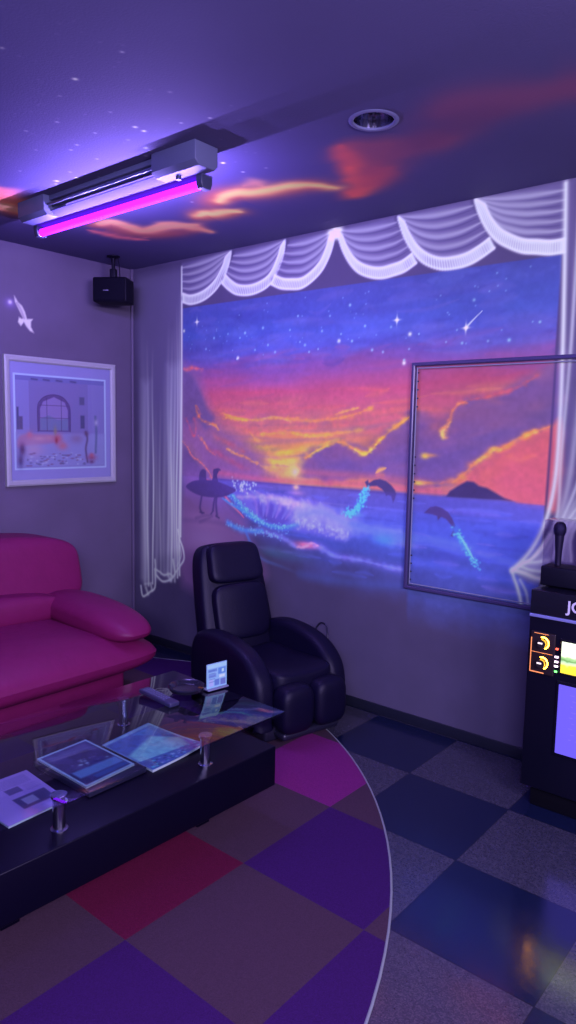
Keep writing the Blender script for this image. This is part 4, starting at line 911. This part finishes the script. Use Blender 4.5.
# printed matter on the lower shelf
ZS = .3005
paper = mat('page_edges', A(150, 150, 225), .7)
def booklet(name, label, quad, z, th, cover, pages=paper, curl=0.0, group=None):
    """quad: corners in order, on the shelf; the cover is painted in 0..1 coordinates"""
    cx_, cy_ = [sum(q[k] for q in quad) / 4 for k in (0, 1)]
    o = thing(name, label, name.replace('_', ' '), (cx_, cy_, z), 0)
    L = [(q[0] - cx_, q[1] - cy_) for q in quad]
    def at(u, v):
        P = [np.array(q) for q in L]
        return (P[0][0] * (1 - u) * (1 - v) + P[1][0] * u * (1 - v) + P[2][0] * u * v + P[3][0] * (1 - u) * v, P[0][1] * (1 - u) * (1 - v) + P[1][1] * u * (1 - v) + P[2][1] * u * v + P[3][1] * (1 - u) * v)
    lift = lambda u, v: curl * np.clip((u + v - 1.25) / .75, 0, 1) ** 2
    bm = BM(); N = 12; top = []; bot = []
    for j in range(N + 1):
        top.append([]); bot.append([])
        for i in range(N + 1):
            x, y = at(i / N, j / N); dz = float(lift(i / N, j / N))
            top[-1].append(bm.verts.new((x, y, th + dz))); bot[-1].append(bm.verts.new((x, y, dz * .9)))
    for j in range(N):
        for i in range(N):
            bm.faces.new((top[j][i], top[j][i + 1], top[j + 1][i + 1], top[j + 1][i])); bm.faces.new((bot[j][i], bot[j + 1][i], bot[j + 1][i + 1], bot[j][i + 1]))
    for k in range(N):
        bm.faces.new((top[0][k], bot[0][k], bot[0][k + 1], top[0][k + 1])); bm.faces.new((top[N][k], top[N][k + 1], bot[N][k + 1], bot[N][k]))
        bm.faces.new((top[k][0], top[k + 1][0], bot[k + 1][0], bot[k][0])); bm.faces.new((top[k][N], bot[k][N], bot[k + 1][N], top[k + 1][N]))
    build('pages', bm, pages, o)
    if cover is not None:
        c = Canvas(0, 1, 0, 1, .008); cover(c)
        def f(u, v):
            x, y = at(u, v); return np.stack([x, y, th + .0006 + lift(u, v)], -1)
        leaf(c, 'cover', paint_mat('cover_print', rough=.35, bump=0, spec=.5), o, f)
    return o
# u runs across (towards the camera's right), v runs from the far left corner towards it
def cov_pale(c):
    c.C[:] = np.array([150, 120, 250]) / 255
    c.fill([(.05, .62), (.9, .62), (.9, .90), (.05, .90)], (140, 110, 240), .5, .01)
    c.fill([(.55, .40), (.82, .40), (.82, .92), (.55, .92)], (66, 56, 140), 1, .01); c.fill([(.60, .50), (.76, .50), (.76, .70), (.60, .70)], (150, 140, 236), .9, .01)
    c.fill([(.30, .44), (.44, .44), (.44, .66), (.30, .66)], (74, 60, 150), .9, .01); c.fill([(.25, .06), (.52, .06), (.52, .24), (.25, .24)], (80, 66, 150), .8, .01)
    for k in range(7): c.stroke([(.08 + .03 * k, .3), (.08 + .03 * k, .9)], .006, (104, 84, 190), .8)
    for k in range(4): c.stroke([(.34 + .04 * k, .72), (.34 + .04 * k, .94)], .006, (104, 84, 190), .7)
def cov_photo(c):
    c.C[:] = np.array([130, 150, 250]) / 255
    c.fill([(.035, .04), (.965, .04), (.965, .96), (.035, .96)], (54, 50, 132), 1, .005)
    n = c.fbm(7, 4, 31); c.C = c.C * (.7 + .6 * n[..., None])
    c.stroke([(.02, .02), (.98, .02), (.98, .98), (.02, .98), (.02, .02)], .012, (150, 176, 255), 1, smooth=False)
    c.fill([(.07, .08), (.93, .08), (.93, .92), (.07, .92)], (70, 60, 150), .5, .02, n1=(n > .5) * 1.0)
    c.fill([(.62, .10), (.80, .10), (.84, .95), (.66, .95)], (96, 130, 236), .9, .02); c.fill([(.84, .3), (.92, .3), (.94, .96), (.86, .96)], (60, 90, 200), .8, .02)
    for i in range(26): c.blob((RNG.uniform(.42, .6), RNG.uniform(.25, .95)), .02, .03, [(150, 170, 250), (104, 90, 190), (44, 40, 110)][i % 3], .8)
    c.fill([(.10, .12), (.24, .12), (.24, .88), (.10, .88)], (92, 84, 180), .6, .02)
def cov_blue(c):
    c.C[:] = np.array([100, 130, 240]) / 255
    c.fill([(.08, .02), (.98, .02), (.98, .98), (.08, .98)], (74, 96, 210), 1, .01)
    c.fill([(.50, .03), (.75, .03), (.99, .80), (.62, .96), (.30, .70)], (130, 190, 255), .95, .03)
    c.fill([(.10, .50), (.50, .98), (.10, .98)], (70, 130, 240), .7, .02)
    c.stroke([(.04, .02), (.04, .98), (.98, .98)], .02, (140, 180, 255), .9, smooth=False)
    n = c.fbm(16, 3, 33); c.fill([(.72, .0), (1, .0), (1, 1), (.86, 1)], (60, 80, 190), .8, .01); 
    for i in range(60): c.blob((RNG.uniform(.82, .97), RNG.uniform(.05, .95)), .015, .02, [(70, 190, 255), (150, 170, 255), (40, 44, 120), (120, 100, 210)][i % 4], .85)
    c.C = c.C * (.85 + .3 * n[..., None])
booklet('booklet', 'pale violet printed booklet nearest the left edge on the table shelf', [(1.845, -2.115), (2.135, -2.110), (2.125, -1.905), (1.850, -1.890)], ZS, .006, cov_pale)
fo = thing('folder', 'dark folder lying under the bordered photo magazine on the table shelf', 'folder', (1.995, -1.735, ZS), math.radians(1))
build('cover', box((0, 0, .010), (.330, .235, .020), .004), mat('dark_board', (.014, .014, .03), .4), fo)
booklet('magazine', 'magazine with a white bordered dark photo cover, middle of the table shelf', [(1.842, -1.845), (2.138, -1.845), (2.122, -1.640), (1.832, -1.640)], ZS + .0215, .006, cov_photo)
booklet('magazine', 'bright blue magazine nearest the far end of the table shelf', [(1.880, -1.602), (2.175, -1.602), (2.165, -1.350), (1.845, -1.357)], ZS, .008, cov_blue, curl=.012)

# ------------------------------------------------------------------ karaoke machine
blk = mat('gloss_black', (.004, .004, .010), .32, spec=.3)
K = thing('karaoke_machine', 'black karaoke cabinet with glowing knobs and screen at right edge', 'karaoke machine', (3.0, -.385, 0))
build('body', box((.235, .175, .0745 + .41), (.47, .35, .805), .004), blk, K)
build('plinth', box((.235, .175, .041), (.40, .31, .080), .003), mat('plinth_black', (.002, .002, .004), .8, spec=.1), K)
build('header_panel', box((.235, -.003, .840), (.466, .006, .092), .002), mat('header_black', (.008, .008, .014), .25), K)
lit_letter = mat('white_lettering', (.6, .6, .6), .4)
text_part('lettering', 'JOYSOUND', .060, .0006, lit_letter, K, (.143, -.0068, .822), (PI / 2, 0, 0))
build('silver_strip', box((.235, -.004, .786), (.468, .010, .012), .002), mat('silver_trim', (.30, .34, .62), .3, .4), K)
build('control_bezel', box((.060, -.004, .640), (.096, .008, .168), .004), mat('bezel_brown', (.02, .012, .012), .3), K)
bm = BM()
fx0, fx1, fz0, fz1 = .015, .100, .562, .718
tube(bm, [(fx0, -.0085, fz0), (fx0, -.0085, fz1 - .02)], .0018, 6); tube(bm, [(fx0, -.0085, fz0), (fx1 - .03, -.0085, fz0)], .0022, 6)
tube(bm, [(fx0 + .01, -.0085, fz1), (fx1 - .02, -.0085, fz1)], .0012, 6); tube(bm, [(fx0, -.0085, .642), (fx1, -.0085, .642)], .0010, 6)
build('lit_outline', bm, mat('amber_line', (.5, .2, .05), .4, emit=(1.0, .30, .10), estr=1.0), K)
for zc in (.682, .602):
    kb = build('knob', tube(BM(), [(.060, -.008, zc), (.060, -.026, zc)], .017, 28), mat('knob_black', (.02, .015, .015), .3), K)
    build('pointer', box((.056, -.0265, zc + .002), (.018, .003, .006), .001), mat('pointer_light', (.8, .7, .6), .4, emit=(1, .82, .7), estr=1.0), kb)
    bm = BM(); tube(bm, [(.060 + .023 * math.cos(a), -.0090, zc + .023 * math.sin(a)) for a in np.linspace(-1.15, 1.85, 24)], .0027, 8)
    build('lit_arc', bm, mat('amber_arc', (.8, .5, .2), .4, emit=(1.0, .40, .015), estr=26.0), kb)
for nm, zc, c, w in [('red_light', .668, (1, .10, .05), .010), ('white_light', .636, (1, .75, .9), .014), ('white_light', .617, (1, .85, .9), .014), ('white_light', .599, (.9, .8, 1), .014), ('green_light', .578, (.15, 1, .15), .010)]:
    build('indicator_light', box((.114, -.002, zc), (w, .006, .007), .0015), mat('led_' + nm, c, .4, emit=c, estr=3.0), K)
build('screen_bezel', box((.246, -.003, .642), (.240, .008, .140), .003), mat('screen_bezel', (.008, .008, .01), .25), K)
sm = mat('screen_picture', (.02, .02, .02), .2); nt = sm.node_tree; b = nt.nodes['Principled BSDF']
tc = nt.nodes.new('ShaderNodeTexCoord'); sx = nt.nodes.new('ShaderNodeSeparateXYZ'); nt.links.new(tc.outputs['Generated'], sx.inputs[0])
nz = nt.nodes.new('ShaderNodeTexNoise'); nz.inputs['Scale'].default_value = 6; nt.links.new(tc.outputs['Generated'], nz.inputs['Vector'])
ad = nt.nodes.new('ShaderNodeMath'); ad.operation = 'MULTIPLY_ADD'; ad.inputs[1].default_value = .22; nt.links.new(nz.outputs['Fac'], ad.inputs[0]); nt.links.new(sx.outputs['Z'], ad.inputs[2])
cr = nt.nodes.new('ShaderNodeValToRGB'); el = cr.color_ramp.elements
el[0].position = .0; el[0].color = (.75, .50, .02, 1); el[1].position = 1.0; el[1].color = (.95, 1.0, .80, 1)
for p_, c_ in [(.34, (.85, .70, .03)), (.40, (.55, .70, .30)), (.48, (.40, .55, .35)), (.54, (.10, .25, .06)), (.62, (.30, .50, .22)), (.68, (.85, .95, .65))]:
    e_ = el.new(p_); e_.color = (*c_, 1)
nt.links.new(ad.outputs[0], cr.inputs['Fac']); nt.links.new(cr.outputs[0], b.inputs['Emission Color']); b.inputs['Emission Strength'].default_value = 1.9
build('screen', box((.246, -.0085, .642), (.224, .003, .122), .0), sm, K)
build('door_panel', box((.245, -.003, .396), (.248, .008, .300), .003), blk, K)
nm_ = mat('lit_notice', (.02, .02, .04), .4, emit=(.17, .12, 1.0), estr=1.0)
build('notice_screen', box((.245, -.0085, .396), (.226, .003, .276), .002), nm_, K)
bm = BM()
for k in range(9):
    for j in range(3 + k % 3):
        rbox(bm, (.185 + j * .030 + (k % 2) * .008, -.0104, .50 - k * .022), (.018 - .004 * ((j + k) % 3), .0006, .004))
build('notice_print', bm, mat('notice_ink', (.10, .08, .3), .5, emit=(.14, .10, .86), estr=1.0), K)
# microphone stand with two microphones on top of the cabinet
HB = thing('microphone_stand', 'clear box holder with black base on top of the karaoke cabinet', 'microphone stand', (3.10, -.26, .8925))
build('base', box((0, 0, .040), (.190, .110, .078), .006), mat('stand_black', (.003, .003, .008), .5, spec=.2), HB)
ac = glass_mat('smoked_acrylic', (.90, .87, .95), 1.3)
bm = BM()
for c, sz in [((0, -.052, .170), (.180, .004, .182)), ((0, .052, .170), (.180, .004, .182)), ((-.089, 0, .170), (.004, .100, .182)), ((.089, 0, .170), (.004, .100, .182)), ((0, 0, .262), (.182, .108, .004))]: rbox(bm, c, sz, .001)
build('acrylic_cover', bm, ac, HB)
mic_b = mat('microphone_black', (.010, .010, .02), .4); mic_g = mat('microphone_grille', (.02, .02, .04), .45, .7, bump=.6, bscale=700)
for n_, dx in enumerate((-.047, .047)):
    M_ = thing('microphone', ['black handheld microphone upright in the left slot of the holder', 'black handheld microphone upright in the right slot of the holder'][n_], 'microphone', (3.10 + dx, -.26, .8925 + .080), 0, 'microphones in the holder')
    build('handle', lathe(BM(), [(0, 0), (.012, 0), (.013, .05), (.018, .115), (.018, .122), (0, .122)], seg=24), mic_b, M_)
    build('head', lathe(BM(), [(0, .122), (.020, .122), (.0245, .135), (.0245, .150), (.021, .165), (.012, .174), (0, .176)], seg=24), mic_g, M_)

# ------------------------------------------------------------------ light: the tube above, a second tube behind the camera, and two added fills
def area(name, loc, rot, size, power, color):
    l = bpy.data.lights.new(name, 'AREA'); l.shape = 'RECTANGLE'; l.size, l.size_y = size; l.energy = power; l.color = color
    o = bpy.data.objects.new(name, l); COL.objects.link(o); o.location = loc; o.rotation_euler = rot
    return o
def lamp_row(name, p0, p1, n, power, color):
    """light of one tube, as a row of small lamps along it"""
    for k in range(n):
        t = (k + .5) / n
        l = bpy.data.lights.new(name, 'POINT'); l.energy = power / n; l.color = color; l.shadow_soft_size = 0.0
        o = bpy.data.objects.new(name, l); COL.objects.link(o); o.location = [a + (b - a) * t for a, b in zip(p0, p1)]
lamp_row('tube_light', (.80, -1.100, H - .200), (1.86, -1.100, H - .200), 15, 80, (.33, .22, 1.0))
lamp_row('second_tube_light', (2.1, -3.5, H - .20), (3.3, -3.5, H - .20), 7, 62, (.13, .09, 1.0))
area('fill_behind_camera', (4.9, -4.3, 2.1), (math.radians(90), 0, math.radians(44)), (1.4, .5), 175, (.56, .46, 1.0))  # added unseen fill, brightens the mural and ceiling
area('fill_right', (5.3, -2.3, 1.9), (math.radians(88), 0, math.radians(90)), (1.2, .4), 155, (.60, .46, 1.0))  # added unseen fill that lifts the left wall and sofa
w = bpy.data.worlds.new('World'); scene.world = w; w.use_nodes = True
w.node_tree.nodes['Background'].inputs[0].default_value = (.10, .08, .25, 1); w.node_tree.nodes['Background'].inputs[1].default_value = .02

# ------------------------------------------------------------------ camera
cam = bpy.data.cameras.new('camera'); co = bpy.data.objects.new('camera', cam); COL.objects.link(co)
cam.sensor_fit = 'VERTICAL'; cam.sensor_height = 24; cam.lens = 711.29 / 1024 * 24; cam.clip_start = .01
y_, t_, r_ = math.radians(39.9824), math.radians(6.4569), math.radians(1.1135)
fwd = Vector((-math.sin(y_) * math.cos(t_), math.cos(y_) * math.cos(t_), -math.sin(t_)))
right = Vector((math.cos(y_), math.sin(y_), 0)); up = right.cross(fwd)
r2 = right * math.cos(r_) + up * math.sin(r_); u2 = -right * math.sin(r_) + up * math.cos(r_)
co.matrix_world = Matrix(((r2.x, u2.x, -fwd.x, 4.0276), (r2.y, u2.y, -fwd.y, -3.1102), (r2.z, u2.z, -fwd.z, 1.4832), (0, 0, 0, 1)))
scene.camera = co
vs = scene.view_settings; vs.view_transform = 'Standard'; vs.look = 'None'; vs.exposure = 0.0; vs.gamma = 1.0; vs.use_curve_mapping = False
scene.cycles.use_denoising = True; scene.cycles.max_bounces = 10; scene.cycles.transparent_max_bounces = 16
scene.cycles.sample_clamp_indirect = 6.0; scene.cycles.caustics_reflective = False; scene.cycles.caustics_refractive = False
